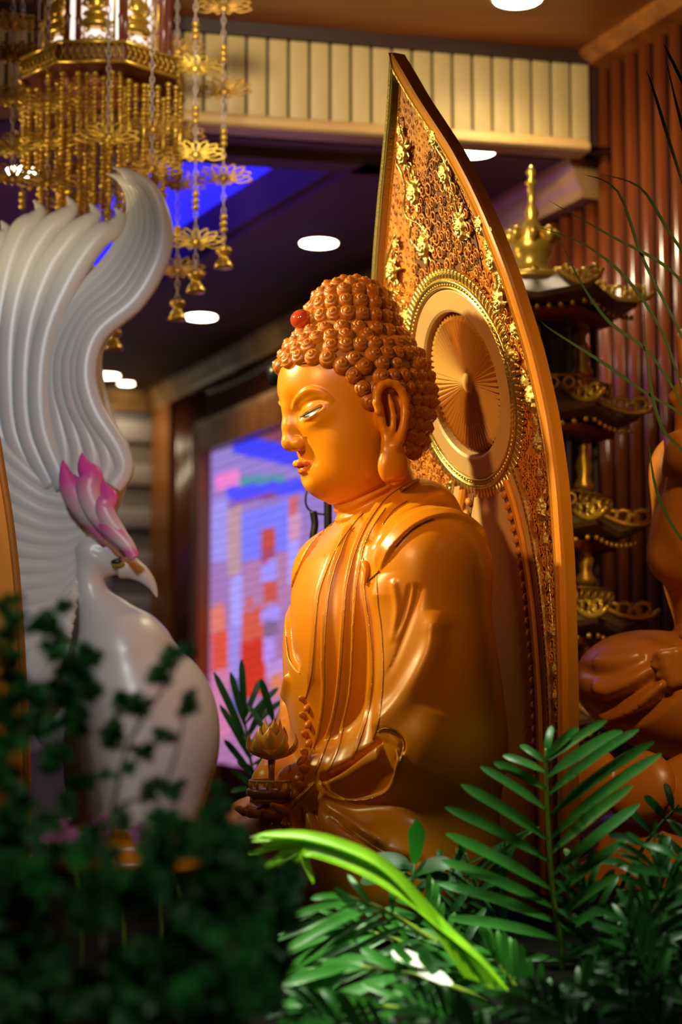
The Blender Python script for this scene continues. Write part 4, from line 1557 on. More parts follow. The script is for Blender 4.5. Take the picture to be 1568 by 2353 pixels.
vine([(922, 268), (925, 300), (934, 330), (918, 370), (930, 400), (938, 440), (935, 470), (942, 500), (968, 515), (995, 545)], 0.003)
vine([(962, 500), (952, 520), (950, 550), (965, 570), (985, 600)], 0.003)
vine([(915, 540), (905, 570), (893, 605), (895, 650), (905, 690), (915, 710), (930, 735)], 0.003)
vine([(990, 270), (996, 300), (1010, 340), (1028, 370), (1040, 410), (1050, 450), (1058, 490), (1075, 530), (1060, 560)], 0.003)
vine([(1095, 470), (1105, 500), (1125, 545), (1140, 600), (1152, 660), (1160, 720), (1178, 790), (1190, 850)], 0.003)
vine([(1215, 860), (1228, 910), (1240, 980), (1248, 1060), (1254, 1150), (1262, 1240), (1270, 1340), (1278, 1440), (1284, 1560)], 0.0025)
for px, py in ((945, 385), (955, 410), (940, 478), (950, 505), (1045, 440), (1062, 470), (1050, 500), (915, 590), (920, 660), (1000, 340), (1132, 530), (1150, 620), (1165, 750), (1190, 800), (1222, 870), (1240, 940),
               (1250, 1040), (1256, 1110), (1260, 1200), (1268, 1290), (1274, 1390), (1282, 1500), (910, 680), (928, 700), (975, 530), (1000, 560)):
    l, z = hit(px, py)
    o = obj('gilt_tendril', scroll_shape(0.014, 1.4, 12, 5).data('gilt_tendril', M['gold']), halo)
    o.matrix_basis = frame_at(l, z, 0.004, random.uniform(0, 6.28)) @ Matrix.Diagonal((1, 1, 0.5, 1))
    for k in range(2):
        q = obj('gilt_leaf', leafm, halo)
        s_ = random.uniform(0.007, 0.011)
        q.matrix_basis = frame_at(l + random.uniform(-.02, .02), z + random.uniform(-.025, .025), 0.006, random.uniform(0, 6.28)) @ Matrix.Diagonal((s_, s_, s_, 1))
# ================================================================== THE WHITE PHOENIX
BD = 4.5
M['white'] = mat('white_lacquer', (0.74, 0.72, 0.70), 0.32, var=(0.70, 0.68, 0.66), scale=3, coat=0.2, coatrough=0.3)
mp = bpy.data.materials.new('pink_tinted_lacquer'); mp.use_nodes = True
nt = mp.node_tree
tc = nt.nodes.new('ShaderNodeTexCoord'); sx = nt.nodes.new('ShaderNodeSeparateXYZ'); rpn = nt.nodes.new('ShaderNodeValToRGB')
nt.links.new(tc.outputs['Generated'], sx.inputs[0]); nt.links.new(sx.outputs['Z'], rpn.inputs[0])
e = rpn.color_ramp.elements
e[0].position, e[0].color = 0.0, (0.70, 0.34, 0.42, 1)
e[1].position, e[1].color = 1.0, (0.80, 0.06, 0.38, 1)
for p_, c_ in ((0.18, (0.76, 0.14, 0.40)), (0.36, (0.74, 0.62, 0.63)), (0.55, (0.74, 0.40, 0.52)), (0.78, (0.80, 0.10, 0.40))):
    q_ = e.new(p_); q_.color = (*c_, 1)
nt.links.new(rpn.outputs[0], nt.nodes['Principled BSDF'].inputs['Base Color'])
nt.nodes['Principled BSDF'].inputs['Roughness'].default_value = 0.35
M['pink'] = mp
bo = P(300, 1900, BD); bo.z = 0.94
bird = thing('white_phoenix', 'large white lacquered phoenix figure with pink flame crest and sweeping tail plume', 'sculpture', bo)


def B(px, py, dy=0.0):
    return P(px, py, BD + dy) - bo


PXM = BD / FPX
h_ = 0.011
lo = np.array(B(-230, 2150)) ; hi = np.array(B(560, 380))
lo[1], hi[1] = -0.30, 0.36
G = grid(lo, hi, h_)
Gy = (G[0], G[1] * 1.0, G[2])
D = ell(G, B(325, 1710), (178 * PXM, 0.17, 235 * PXM), (0, 8, 0))
D = smin(D, chain(G, [B(222, 1285), B(202, 1325), B(215, 1375), B(248, 1432), B(285, 1505), B(310, 1600)], [0.036, 0.036, 0.044, 0.078, 0.135, 0.170], 0.02), 0.03)
D = smin(D, ell(G, B(318, 1900), (0.15, 0.14, 0.16)), 0.10)
D = smin(D, ell(G, B(225, 1272), (0.068, 0.045, 0.052), (0, 15, 0)), 0.03)
D = smin(D, chain(G, [B(262, 1292), B(300, 1302)], [0.034, 0.024], 0.02), 0.03)
# tail core behind the feathers, squeezed flat
Gf = (G[0], (G[1] - 0.13) * 2.2, G[2])
tl = chain(Gf, [B(150, 1650), B(85, 1380), B(110, 1220), B(160, 1090), B(125, 960), B(70, 850), B(70, 720), B(150, 620)], [0.12, 0.12, 0.12, 0.115, 0.13, 0.17, 0.15, 0.08], 0.06)
tl = smin(tl, chain(Gf, [B(215, 1130), B(225, 1040), B(160, 920), B(150, 820), B(215, 720), B(305, 620), B(340, 520)], [0.06, 0.07, 0.06, 0.05, 0.04, 0.04, 0.02], 0.05), 0.05)
D = smin(D, tl / 1.5, 0.04)
V, F = surfnet(D, lo, h_)
V = relax(V, F, 3)
bs2 = Surf(V, F, Matrix.Translation(bo))
bs2.carve(bs2.drop([(205, 1258), (230, 1268), (252, 1280), (275, 1296), (300, 1300)]), -0.006, 0.010)
obj('body', bs2.mesh('body', M['white']), bird)


def feather(pix, w, dy, th=0.5, name='tail_feather', m=None, tipr=0.15, base=0.35):
    pp = smoothed([(x, y, 0) for x, y in pix], 8)
    pts = [B(p.x, p.y, dy + 0.03 * i / len(pp)) for i, p in enumerate(pp)]
    n = len(pts)
    V, F = [], []
    k = 10
    for i, p in enumerate(pts):
        t = i / (n - 1)
        ww = w * PXM * (base + (1 - base) * math.sin(min(t / 0.55, 1) * PI / 2)) * (1 if t < 0.6 else max(tipr * 0.4, (1 - ((t - 0.6) / 0.4) ** 1.6)))
        tg = (pts[min(i + 1, n - 1)] - pts[max(i - 1, 0)]).normalized()
        nrm = Vector((0, -1, 0))
        sd = tg.cross(nrm).normalized()
        for j in range(k):
            a = 2 * PI * j / k
            V.append(p + sd * math.cos(a) * ww + nrm * math.sin(a) * ww * th)
    for i in range(n - 1):
        for j in range(k):
            l = (j + 1) % k
            F.append((i * k + j, i * k + l, (i + 1) * k + l, (i + 1) * k + j))
    F += [tuple(range(k))[::-1], tuple(range((n - 1) * k, n * k))]
    return obj(name, mdata(name, V, F, m or M['white']), bird)


RB = [(262, 1120), (285, 1080), (270, 1030), (215, 940), (197, 850), (225, 765), (310, 690), (362, 600), (375, 520), (350, 440), (300, 398), (265, 388)]
LB = [(120, 1090), (118, 1030), (105, 960), (100, 870), (120, 780), (180, 690), (255, 610), (300, 540), (312, 480), (300, 438), (282, 418), (262, 404)]
for i in range(6):
    t = i / 5
    pa = [(a[0] * (1 - t) + b[0] * t, a[1] * (1 - t) + b[1] * t) for a, b in zip(LB, RB)]
    pa[-1] = (262 - 14 * (i % 3) + (i * 5), 408 - 4.5 * i)
    feather(pa, 27, 0.045 - 0.012 * i * (1 if i < 4 else 0.9), 0.62, base=0.8)
GA = [[(150, 1120), (100, 1000), (90, 880), (108, 760), (160, 640), (220, 550), (262, 525), (276, 498), (264, 478)],
      [(120, 1120), (65, 1000), (55, 860), (72, 730), (112, 620), (165, 545), (203, 512), (218, 490), (207, 468)],
      [(90, 1110), (32, 1000), (20, 850), (30, 720), (62, 610), (110, 530), (150, 498), (166, 475), (154, 452)],
      [(60, 1100), (0, 1000), (-15, 850), (0, 700), (22, 600), (52, 530), (82, 505), (92, 482), (78, 460)],
      [(30, 1100), (-32, 1000), (-48, 850), (-40, 700), (-25, 610), (0, 555), (14, 530), (3, 508)],
      [(0, 1090), (-70, 1000), (-85, 850), (-80, 720), (-66, 640), (-50, 590), (-62, 560)]]
for i, pa in enumerate(GA):
    feather(pa, 31, 0.03 + 0.012 * i, 0.55, tipr=0.3, base=0.8)
for i in range(15):
    pa = [(225 - 5 * i, 1120 + 24 * i), (165 - 3 * i, 1125 + 29 * i), (95, 1110 + 33 * i), (20, 1045 + 42 * i), (-40, 960 + 50 * i)]
    feather(pa, 24, 0.03 - 0.006 * i, 0.5, 'wing_feather', tipr=0.5, base=0.5)

# beak, eye, crest flames
bk = [B(x, y, dy) for x, y, dy in ((282, 1300, -0.01), (305, 1306, -0.015), (330, 1322, -0.018), (350, 1345, -0.018), (361, 1372, -0.018))]
MB().tube(smoothed(bk, 5), [0.034 * (1 - (i / 20) ** 1.3) + 0.002 for i in range(21)], 12).build('beak', M['white'], bird)
MB().ball(B(269, 1291, -0.050), (0.017, 0.008, 0.009), 12, 8).build('eye', M['black'], bird)
MB().ball(B(271, 1295, -0.050), (0.020, 0.006, 0.010), 12, 8).build('eye_rim', mat('eye_gold', (0.35, 0.25, 0.02), 0.3), bird)
for pa, w, dy in (([(300, 1270), (268, 1232), (230, 1195), (195, 1165), (168, 1130), (152, 1095), (144, 1056)], 30, -0.075), ([(285, 1255), (250, 1212), (220, 1170), (205, 1130), (208, 1095), (194, 1070), (188, 1040)], 30, -0.09),
                  ([(300, 1268), (272, 1225), (248, 1190), (240, 1165), (250, 1145), (243, 1125), (238, 1105)], 24, -0.105), ([(245, 1235), (215, 1195), (185, 1155), (165, 1110), (158, 1085)], 30, -0.065), ([(310, 1282), (290, 1250), (262, 1222), (238, 1200), (225, 1190)], 20, -0.115)):
    feather(pa, w, dy, 0.6, 'crest_flame', M['pink'], tipr=0.1, base=0.6)

MB().lathe([(0.26, 0.0), (0.27, 0.02), (0.25, 0.05), (0.20, 0.07), (0.22, 0.10), (0.24, 0.12), (0.05, 0.13)], 32).build('pedestal', M['carved'], bird, loc=(0.02, 0.02, 0.0))
# ================================================================== curved wooden board at the left edge
bd = thing('wooden_halo_board', 'orange-brown curved wooden board cut off at the left edge behind dark foliage', 'board', (P(-40, 1900, 3.4).x, 3.4, 0.94))
V = []
pl_ = [(-4, 1000), (12, 1100), (28, 1200), (42, 1320), (52, 1450), (60, 1600), (66, 1750), (70, 1960)]
pol = [(P(x, y, 3.4).x - bd.location.x, P(x, y, 3.4).z - 0.94) for x, y in pl_]
pol = pol + [(pol[-1][0], 0.0), (-0.12, 0.0), (-0.12, pol[0][1] + 0.05)]
MB().prism(pol, 0.04).build('board', M['panel_wood'], bd, smooth=False)
e_ = [Vector((x, -0.022, z)) for x, z in pol[:8]]
MB().tube(smoothed(e_, 4), 0.008, 6).build('edge_moulding', M['carved_dark'], bd)
# ================================================================== THE HANGING GOLD LANTERN
LD = 4.95
LPX = LD / FPX
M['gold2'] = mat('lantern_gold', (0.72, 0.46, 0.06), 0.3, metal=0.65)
M['gold2_shaded'] = mat('shaded_gold', (0.42, 0.22, 0.03), 0.35, metal=0.6)  # lantern gold with shade put into its colour
M['mahogany'] = mat('mahogany_frame', (0.16, 0.03, 0.012), 0.3, coat=0.3)
M['red_bowl'] = mat('red_lotus_bowl', (0.62, 0.13, 0.07), 0.4, var=(0.70, 0.32, 0.20), scale=9)
M['panel_glow'] = mat('lit_panel', (0.8, 0.8, 0.8), 0.4, emit=(0.72, 0.62, 0.62), estr=1.1)
M['panel_lamp'] = mat('lantern_bulb', (1, 1, 1), 0.4, emit=(0.75, 0.86, 1.0), estr=9.0)
M['chain'] = mat('clear_chain', (0.55, 0.42, 0.36), 0.2)
lo_ = P(238, 185, LD)
lan = thing('hanging_lantern', 'octagonal gold and mahogany hanging lantern with lit panels and bead strings', 'lantern', lo_)
R8 = 0.262


def oct_(r, k, ph=PI / 8):
    a = 2 * PI * k / 8 + ph
    return Vector((r * math.cos(a), r * math.sin(a), 0))


# base tray: octagon mouldings
def octring(r0, z0, r1, z1, mb):
    V = []
    for k in range(8):
        V += [oct_(r0, k) + Vector((0, 0, z0)), oct_(r1, k) + Vector((0, 0, z1))]
    F = [(2 * k, 2 * ((k + 1) % 8), 2 * ((k + 1) % 8) + 1, 2 * k + 1) for k in range(8)]
    return mb.add(V, F)


mb = MB()
octring(R8 * 0.98, -0.025, R8 * 0.98, 0.028, mb); octring(R8 * 0.98, 0.028, 0.0, 0.03, mb); octring(0.0, -0.024, R8 * 0.98, -0.025, mb)
mb.build('base_tray', M['mahogany'], lan, smooth=False)
mb = MB()
for k in range(8):
    for z in (-0.030, 0.030):
        mb.tube([oct_(R8 * 1.01, k) + Vector((0, 0, z)), oct_(R8 * 1.01, k + 1) + Vector((0, 0, z))], 0.0065, 6)
mb.build('tray_moulding', M['gold2'], lan)
fretm = MB()
for i in range(9):
    x = (i - 4) * 0.021
    fretm.tube([(x - 0.009, 0, -0.022), (x, 0, 0.0), (x + 0.009, 0, -0.022)], 0.003, 5).tube([(x - 0.009, 0, 0.022), (x, 0, 0.0), (x + 0.009, 0, 0.022)], 0.003, 5)
    fretm.ball((x, -0.002, 0.0), 0.005, 6, 4)
fm = fretm.data('fret', M['gold2'])
for k in range(8):
    a, b = oct_(R8 * 1.015, k), oct_(R8 * 1.015, k + 1)
    o = obj('fret', fm, lan, (a + b) / 2, (0, 0, math.atan2((b - a).y, (b - a).x)))
mb = MB().lathe([(0.0005, -0.075), (0.06, -0.072), (0.115, -0.055), (0.14, -0.028)], 24)
mb.build('lotus_bowl', M['red_bowl'], lan)
# posts, panels, filigree, small gilt figures
post = MB().lathe([(0.012, 0.03), (0.012, 0.05), (0.008, 0.06), (0.009, 0.12), (0.012, 0.13), (0.008, 0.14), (0.009, 0.22), (0.012, 0.23), (0.009, 0.24), (0.009, 0.42)], 10).data('post', M['mahogany'])
for k in range(8):
    obj('post', post, lan, oct_(0.215, k))
    obj('post', post, lan, oct_(0.185, k, PI / 8 + 0.11))
pw = 0.185 * 2 * math.sin(PI / 8) * 0.9
pane = MB().box((0, 0.012, 0.235), (pw, 0.004, 0.37)).data('glass_panel', M['panel_glow'], False)


def fili():
    m = MB()
    for sx_ in (-1, 1):
        for (cx, cz, r, s0) in ((0.045, 0.075, 0.016, 0), (0.028, 0.098, 0.012, 2), (0.05, 0.11, 0.012, 1), (0.012, 0.07, 0.012, 3), (0.05, 0.27, 0.018, 1), (0.05, 0.32, 0.015, 3), (0.03, 0.06, 0.013, 2)):
            pts = [(sx_ * (cx + r * (1 - 0.75 * i / 11) * math.cos(s0 + i * 0.85)), 0, cz + r * (1 - 0.75 * i / 11) * math.sin(s0 + i * 0.85)) for i in range(12)]
            m.tube(pts, 0.0035, 5)
    for x in (-0.058, 0.058):
        m.tube([(x, 0, 0.04), (x, 0, 0.40)], 0.004, 5)
    for x in np.linspace(-0.05, 0.05, 7):
        m.ball((x, 0, 0.045), 0.008, 6, 4)
    return m.data('filigree', M['gold2'])


def figure():
    m = MB()
    m.lathe([(0.040, 0.105), (0.046, 0.115), (0.040, 0.128), (0.030, 0.132)], 12, squash=(1, 0.5))
    m.ball((0, 0, 0.145), (0.042, 0.022, 0.014), 10, 6); m.ball((0, 0, 0.185), (0.026, 0.016, 0.034), 10, 6)
    m.ball((0, -0.002, 0.232), (0.014, 0.014, 0.018), 8, 6); m.ball((0, -0.002, 0.252), 0.007, 6, 4)
    for s_ in (-1, 1):
        m.tube([(s_ * 0.026, 0, 0.205), (s_ * 0.036, -0.005, 0.175), (s_ * 0.008, -0.018, 0.155)], 0.008, 6)
    m.tube([(0.034 * math.cos(a), 0.004, 0.225 + 0.042 * math.sin(a)) for a in np.linspace(0, 2 * PI, 17)[:-1]], 0.005, 5, closed=True)
    return m.data('gilt_figure', M['gold2'])


fl, fg = fili(), figure()
for k in range(8):
    a, b = oct_(0.185, k), oct_(0.185, k + 1)
    c_ = (a + b) / 2
    rz = math.atan2((b - a).y, (b - a).x)
    obj('glass_panel', pane, lan, c_ * 0.93, (0, 0, rz))
    if c_.y < 0.10:
        obj('filigree', fl, lan, c_ * 1.04, (0, 0, rz))
        obj('gilt_figure', fg, lan, c_ * 1.03, (0, 0, rz))
obj('lantern_bulb', MB().ball((0, 0, 0.27), (0.05, 0.05, 0.09), 12, 8).data('lantern_bulb', M['panel_lamp']), lan, (0.0, -0.12, 0.06))
MB().lathe([(0.23, 0.42), (0.27, 0.43), (0.27, 0.47), (0.15, 0.55), (0.02, 0.58)], 8).build('roof', M['mahogany'], lan, smooth=False)
MB().tube([(0, 0, 0.57), (0, 0, ZU - lo_.z)], 0.008, 8).build('hanging_rod', M['gold2_shaded'], lan)


# ---- bead strings under the tray
def string_mesh(n, m):
    mb = MB()
    z = 0.0
    for i in range(n):
        if i % 13 == 9:
            mb.lathe([(0.005, z), (0.0065, z - 0.004), (0.0065, z - 0.04), (0.005, z - 0.044)], 7)
            z -= 0.046
        else:
            r = 0.0072 if i % 3 else 0.0105
            mb.ball((0, 0, z - r), (r, r, r * 0.85), 7, 5)
            z -= r * 1.75
    return mb.data('bead_string', m)


sm_ = [string_mesh(n, M['gold2'] if q else M['gold2_shaded']) for n in (16, 22, 27) for q in (1, 0)]
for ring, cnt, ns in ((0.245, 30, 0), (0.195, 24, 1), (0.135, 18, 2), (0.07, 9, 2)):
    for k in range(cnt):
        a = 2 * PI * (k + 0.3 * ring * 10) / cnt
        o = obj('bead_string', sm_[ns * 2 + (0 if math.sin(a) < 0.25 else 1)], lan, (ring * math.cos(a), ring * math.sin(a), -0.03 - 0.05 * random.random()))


# ---- openwork lotus medallions, beads, bells on chains
def medallion():
    m = MB()
    for i in range(9):
        a = math.radians(-8 + 196 * i / 8)
        L_ = 0.062 + 0.016 * abs(math.cos(a))
        d = Vector((math.cos(a), 0, math.sin(a) * 0.72)); s_ = Vector((-math.sin(a), 0, math.cos(a)))
        c0 = Vector((math.cos(a) * 0.016, 0, 0.004))
        for sg in (1, -1):
            m.tube(smoothed([c0, c0 + d * L_ * 0.45 + s_ * sg * 0.013, c0 + d * L_ * 0.8 + s_ * sg * 0.007, c0 + d * L_], 3), 0.0032, 5)
    for i in range(5):
        a = math.radians(200 + 140 * i / 4)
        m.tube(smoothed([(0, 0, 0), (0.03 * math.cos(a), 0, 0.022 * math.sin(a)), (0.045 * math.cos(a), 0, 0.012 * math.sin(a))], 3), 0.0035, 5)
    m.ball((0, 0, 0.002), (0.016, 0.008, 0.016), 8, 6)
    return m


med = medallion()
med_l, med_d = med.data('lotus_medallion', M['gold2']), med.data('lotus_medallion', M['gold2_shaded'])
bd3 = MB().lathe([(0.006, 0.0), (0.0115, -0.006), (0.0115, -0.014), (0.006, -0.02)], 10).data('gold_bead', M['gold2'])
bell = MB().lathe([(0.004, 0.0), (0.020, -0.003), (0.026, -0.010), (0.024, -0.020), (0.014, -0.028), (0.014, -0.038), (0.022, -0.046), (0.029, -0.060), (0.031, -0.068), (0.024, -0.070)], 14).data('bell', M['gold2'])


def pendant(px, dy, items, ylast, parent=lan):
    """items: (kind, pixel row)"""
    top = P(px, -30, LD + dy) - lo_
    bot = P(px, ylast, LD + dy) - lo_
    mb = MB()
    n = int((top - bot).length / 0.022)
    for i in range(n):
        p = top.lerp(bot, i / n)
        ax = Vector((1, 0, 0)) if i % 2 else Vector((0, 1, 0))
        mb.tube([p + ax * 0.006 * math.cos(t) + Vector((0, 0, 0.013 * math.sin(t))) for t in np.linspace(0, 2 * PI, 9)[:-1]], 0.0022, 4, closed=True)
    ch = mb.build('pendant_chain', M['chain'], parent)
    for kind, y in items:
        p = P(px, y, LD + dy) - lo_
        if kind in 'LD':
            obj('lotus_medallion', med_l if kind == 'L' else med_d, ch, p, (0, 0, random.uniform(-0.25, 0.25)))
        elif kind == 'b':
            for i in range(3):
                obj('gold_bead', bd3, ch, p + Vector((0, 0, 0.018 - 0.021 * i)))
        elif kind == 'B':
            obj('bell', bell, ch, p + Vector((0, 0, 0.035)))


pendant(450, -0.05, [('b', 62), ('L', 160), ('b', 255), ('L', 358), ('b', 452), ('L', 560), ('B', 648)], 640)
pendant(514, 0.08, [('D', 20), ('b', 115), ('D', 212), ('b', 308), ('D', 412), ('b', 505), ('B', 592)], 580)
pendant(408, 0.22, [('D', 120), ('b', 210), ('D', 310), ('D', 425), ('b', 530), ('D', 625), ('B', 712)], 700)
pendant(262, 0.30, [('D', 330), ('D', 520), ('B', 780)], 775)
pendant(110, -0.2, [('L', 245), ('L', 330), ('D', 420)], 420)
pendant(350, -0.18, [('D', 300), ('D', 390)], 400)
pendant(180, 0.2, [('D', 400), ('D', 470)], 480)
pendant(250, -0.27, [('L', 318)], 330)
pendant(30, -0.10, [('L', 60), ('D', 130), ('L', 230), ('L', 348), ('D', 410)], 420)
pendant(52, 0.12, [('D', 130), ('b', 250), ('D', 330), ('b', 450)], 470)
# ================================================================== THE TIERED PAGODA
GD = 4.9
M['pagoda_dark'] = mat('pagoda_lacquer', (0.025, 0.010, 0.006), 0.3, coat=0.3)
M['roof_tile'] = mat('pagoda_roof', (0.16, 0.10, 0.06), 0.45, var=(0.11, 0.06, 0.03), scale=12)
M['pgold'] = mat('pagoda_gold', (0.66, 0.40, 0.05), 0.3, metal=0.6)
M['red_panel'] = mat('pagoda_red_panel', (0.20, 0.045, 0.012), 0.4)
po = P(1238, 1900, GD); po.z = 0.94
pag = thing('pagoda', 'dark hexagonal pagoda with gold scrolled roof ridges standing right of the halo', 'pagoda', po, math.radians(-4))


def zrow(y, d=GD):
    return P(1238, y, d).z - 0.94


def hexp(r, k, z):
    a = PI / 3 * k
    return Vector((r * math.cos(a), r * math.sin(a), z))


def roof_mesh(R, top, rise):
    V, F = [], []
    rows = 6
    for j in range(rows + 1):
        t = j / rows
        r = R * (1 - t) + top * t
        for k in range(6):
            z = rise * (t ** 1.5)
            V.append(hexp(r, k, z + 0.028 * (1 - t) ** 3))
            a, b = hexp(r, k, 0), hexp(r, k + 1, 0)
            V.append((a + b) / 2 + Vector((0, 0, z)))
    n = 12
    for j in range(rows):
        for k in range(n):
            l = (k + 1) % n
            F.append((j * n + k, j * n + l, (j + 1) * n + l, (j + 1) * n + k))
    b = len(V)
    for k in range(6):
        V.append(hexp(R * 0.98, k, 0.012)); a, c_ = hexp(R * 0.98, k, 0), hexp(R * 0.98, k + 1, 0)
        V.append((a + c_) / 2 + Vector((0, 0, -0.016)))
    for k in range(n):
        l = (k + 1) % n
        F.append((b + k, b + l, l, k))
    F.append(tuple(range(b, b + n))[::-1])
    return mdata('roof', V, F, M['roof_tile'], False)


def ridge_mesh(R, top, rise):
    m = MB()
    pts = [Vector((R * (1 - t) * 1.04 + top * t, 0, rise * t ** 1.5 + 0.028 * (1 - t) ** 3 + 0.008)) for t in np.linspace(0, 1, 9)]
    pts = [pts[0] + Vector((0.035, 0, 0.022)), pts[0] + Vector((0.016, 0, 0.004))] + pts
    m.tube(pts, [0.006] + [0.009] * 10, 6)
    for t, r in ((0.02, 0.022), (0.16, 0.017), (0.34, 0.022), (0.52, 0.015), (0.68, 0.015), (0.84, 0.013)):
        c = Vector((R * (1 - t) + top * t, 0, rise * t ** 1.5 + 0.028 * (1 - t) ** 3 + 0.010 + r))
        m.tube([c + Vector((r * math.cos(a), 0, r * 0.85 * math.sin(a))) for a in np.linspace(0, 2 * PI, 13)[:-1]], 0.0065, 5, closed=True)
        m.ball(c + Vector((r * 0.9, 0, r * 0.6)), 0.008, 6, 4)
    return m.data('gold_ridge', M['pgold'])


R_ = 0.325
rf, rg = roof_mesh(R_, 0.15, 0.095), ridge_mesh(R_, 0.15, 0.095)
drop = MB().ball((0, 0, 0), (0.008, 0.008, 0.009), 6, 5).data('eave_bead', M['pgold'])
railm = MB()
for k in range(6):
    a, b = hexp(0.235, k, 0), hexp(0.235, k + 1, 0)
    for i in range(5):
        p = a.lerp(b, (i + 0.5) / 5)
        railm.tube([p + (b - a).normalized() * 0.016 * math.cos(t) + Vector((0, 0, 0.02 + 0.016 * math.sin(t))) for t in np.linspace(0, 2 * PI, 9)[:-1]], 0.005, 4, closed=True)
    railm.tube([a + Vector((0, 0, 0.042)), b + Vector((0, 0, 0.042))], 0.005, 5)
rail = railm.data('gold_railing', M['pgold'])
rows = [718, 975, 1232, 1445, 1660, 1870]
zr = [zrow(y, GD) for y in rows]
for i, z in enumerate(zr):
    if z < 0.06:
        continue
    obj('roof', rf, pag, (0, 0, z))
    for k in range(6):
        obj('gold_ridge', rg, pag, (0, 0, z), (0, 0, PI / 3 * k))
        a, b = hexp(R_ * 0.95, k, z - 0.022), hexp(R_ * 0.95, k + 1, z - 0.022)
        if math.sin(PI / 3 * (k + 0.5)) < 0.3:
            for q in range(9):
                obj('eave_bead', drop, pag, a.lerp(b, (q + 0.5) / 9) - Vector((0, 0, 0.018 * math.sin(PI * (q + 0.5) / 9))))
    zn = (zr[i + 1] if i + 1 < len(zr) else 0.0) + 0.095
    zn = max(zn, 0.0)
    m = MB()
    for k in range(6):
        m.tube([hexp(0.185, k, zn), hexp(0.185, k, z)], 0.012, 6)
    m.lathe([(0.14, zn), (0.14, z), (0.21, z + 0.005)], 6)
    m.build('storey', M['pagoda_dark'], pag, smooth=False)
    if zn > 0.05:
        obj('gold_railing', rail, pag, (0, 0, zn - 0.02))
    f = MB()
    f.lathe([(0.030, zn + 0.035), (0.034, zn + 0.05), (0.020, zn + 0.075), (0.028, zn + 0.11), (0.012, zn + 0.15), (0.016, zn + 0.165), (0.004, zn + 0.19)], 9, squash=(1, 0.7))
    fm_ = f.data('gilt_figure', M['pgold'])
    for k in (4, 5):
        a = PI / 3 * (k + 0.5)
        obj('gilt_figure', fm_, pag, (0.165 * math.cos(a), 0.165 * math.sin(a), 0.0))
    m2 = MB().lathe([(0.20, z - 0.055), (0.24, z - 0.048), (0.25, z - 0.028), (0.2, z - 0.02)], 6)
    m2.build('bracket_band', M['red_panel'], pag, smooth=False)
zt = zr[0] + 0.09
MB().lathe([(0.16, zt - 0.01), (0.15, zt + 0.01), (0.075, zt + 0.03), (0.05, zt + 0.06), (0.065, zt + 0.09), (0.072, zt + 0.12), (0.05, zt + 0.15), (0.058, zt + 0.165), (0.028, zt + 0.18), (0.02, zt + 0.21), (0.024, zt + 0.225), (0.012, zt + 0.25), (0.013, zt + 0.31), (0.022, zt + 0.318), (0.008, zt + 0.335), (0.018, zt + 0.352), (0.003, zt + 0.375)], 14).build('spire', M['pgold'], pag)
for k in range(8):
    a = PI / 4 * k
    MB().ball((0, 0, 0), (0.022, 0.015, 0.028), 7, 5).build('spire_petal', M['pgold'], pag, loc=(0.068 * math.cos(a), 0.068 * math.sin(a), zt + 0.145), rot=(0, 0, a))
    MB().ball((0, 0, 0), 0.016, 7, 5).build('spire_bead', M['pgold'], pag, loc=(0.10 * math.cos(a), 0.10 * math.sin(a), zt + 0.02))

# ================================================================== THE SECOND FIGURE AT THE RIGHT EDGE
QD = 4.15
qo = P(1690, 1900, QD); qo.z = 0.94
fig = thing('seated_statue', 'second carved orange wooden figure cut off by the right edge, knee and raised hand showing', 'statue', qo)
QM = QD / FPX


def Q(px, py, dy=0.0):
    return P(px, py, QD + dy) - qo


h_ = 0.009
lo = np.array(Q(1310, 1960)); hi = np.array(Q(2050, 480))
lo[1], hi[1] = -0.30, 0.34
lo[2] = -0.02
G = grid(lo, hi, h_)
D = ell(G, Q(1500, 1575), (178 * QM, 0.20, 126 * QM), (0, 6, 0))
D = smin(D, ell(G, Q(1850, 1590), (178 * QM, 0.20, 120 * QM)), 0.06)
D = smin(D, ell(G, Q(1690, 1620, 0.0), (0.30, 0.22, 0.16)), 0.08)
D = smin(D, ell(G, Q(1690, 1250, 0.10), (0.20, 0.15, 0.34)), 0.08)
D = smin(D, cap(G, Q(1585, 1080, 0.10), Q(1800, 1080, 0.10), 0.10, 0.10), 0.08)
D = smin(D, cap(G, Q(1690, 1010, 0.10), Q(1690, 900, 0.10), 0.065, 0.06), 0.04)
D = smin(D, ell(G, Q(1690, 800, 0.08), (0.115, 0.125, 0.155)), 0.03)
D = smin(D, ell(G, Q(1690, 660, 0.09), (0.07, 0.07, 0.06)), 0.03)
D = smin(D, chain(G, [Q(1585, 1080, 0.10), Q(1570, 1270, 0.02), Q(1592, 1040, -0.12)], [0.085, 0.085, 0.050], 0.04), 0.04)
D = smin(D, chain(G, [Q(1810, 1090, 0.10), Q(1840, 1330, 0.02), Q(1640, 1530, -0.14)], [0.085, 0.085, 0.05], 0.04), 0.04)
D = smax(D, -G[2] + 0 * D, 0.02)
V, F = surfnet(D, lo, h_)
V = relax(V, F, 3)
qs = Surf(V, F, Matrix.Translation(qo))
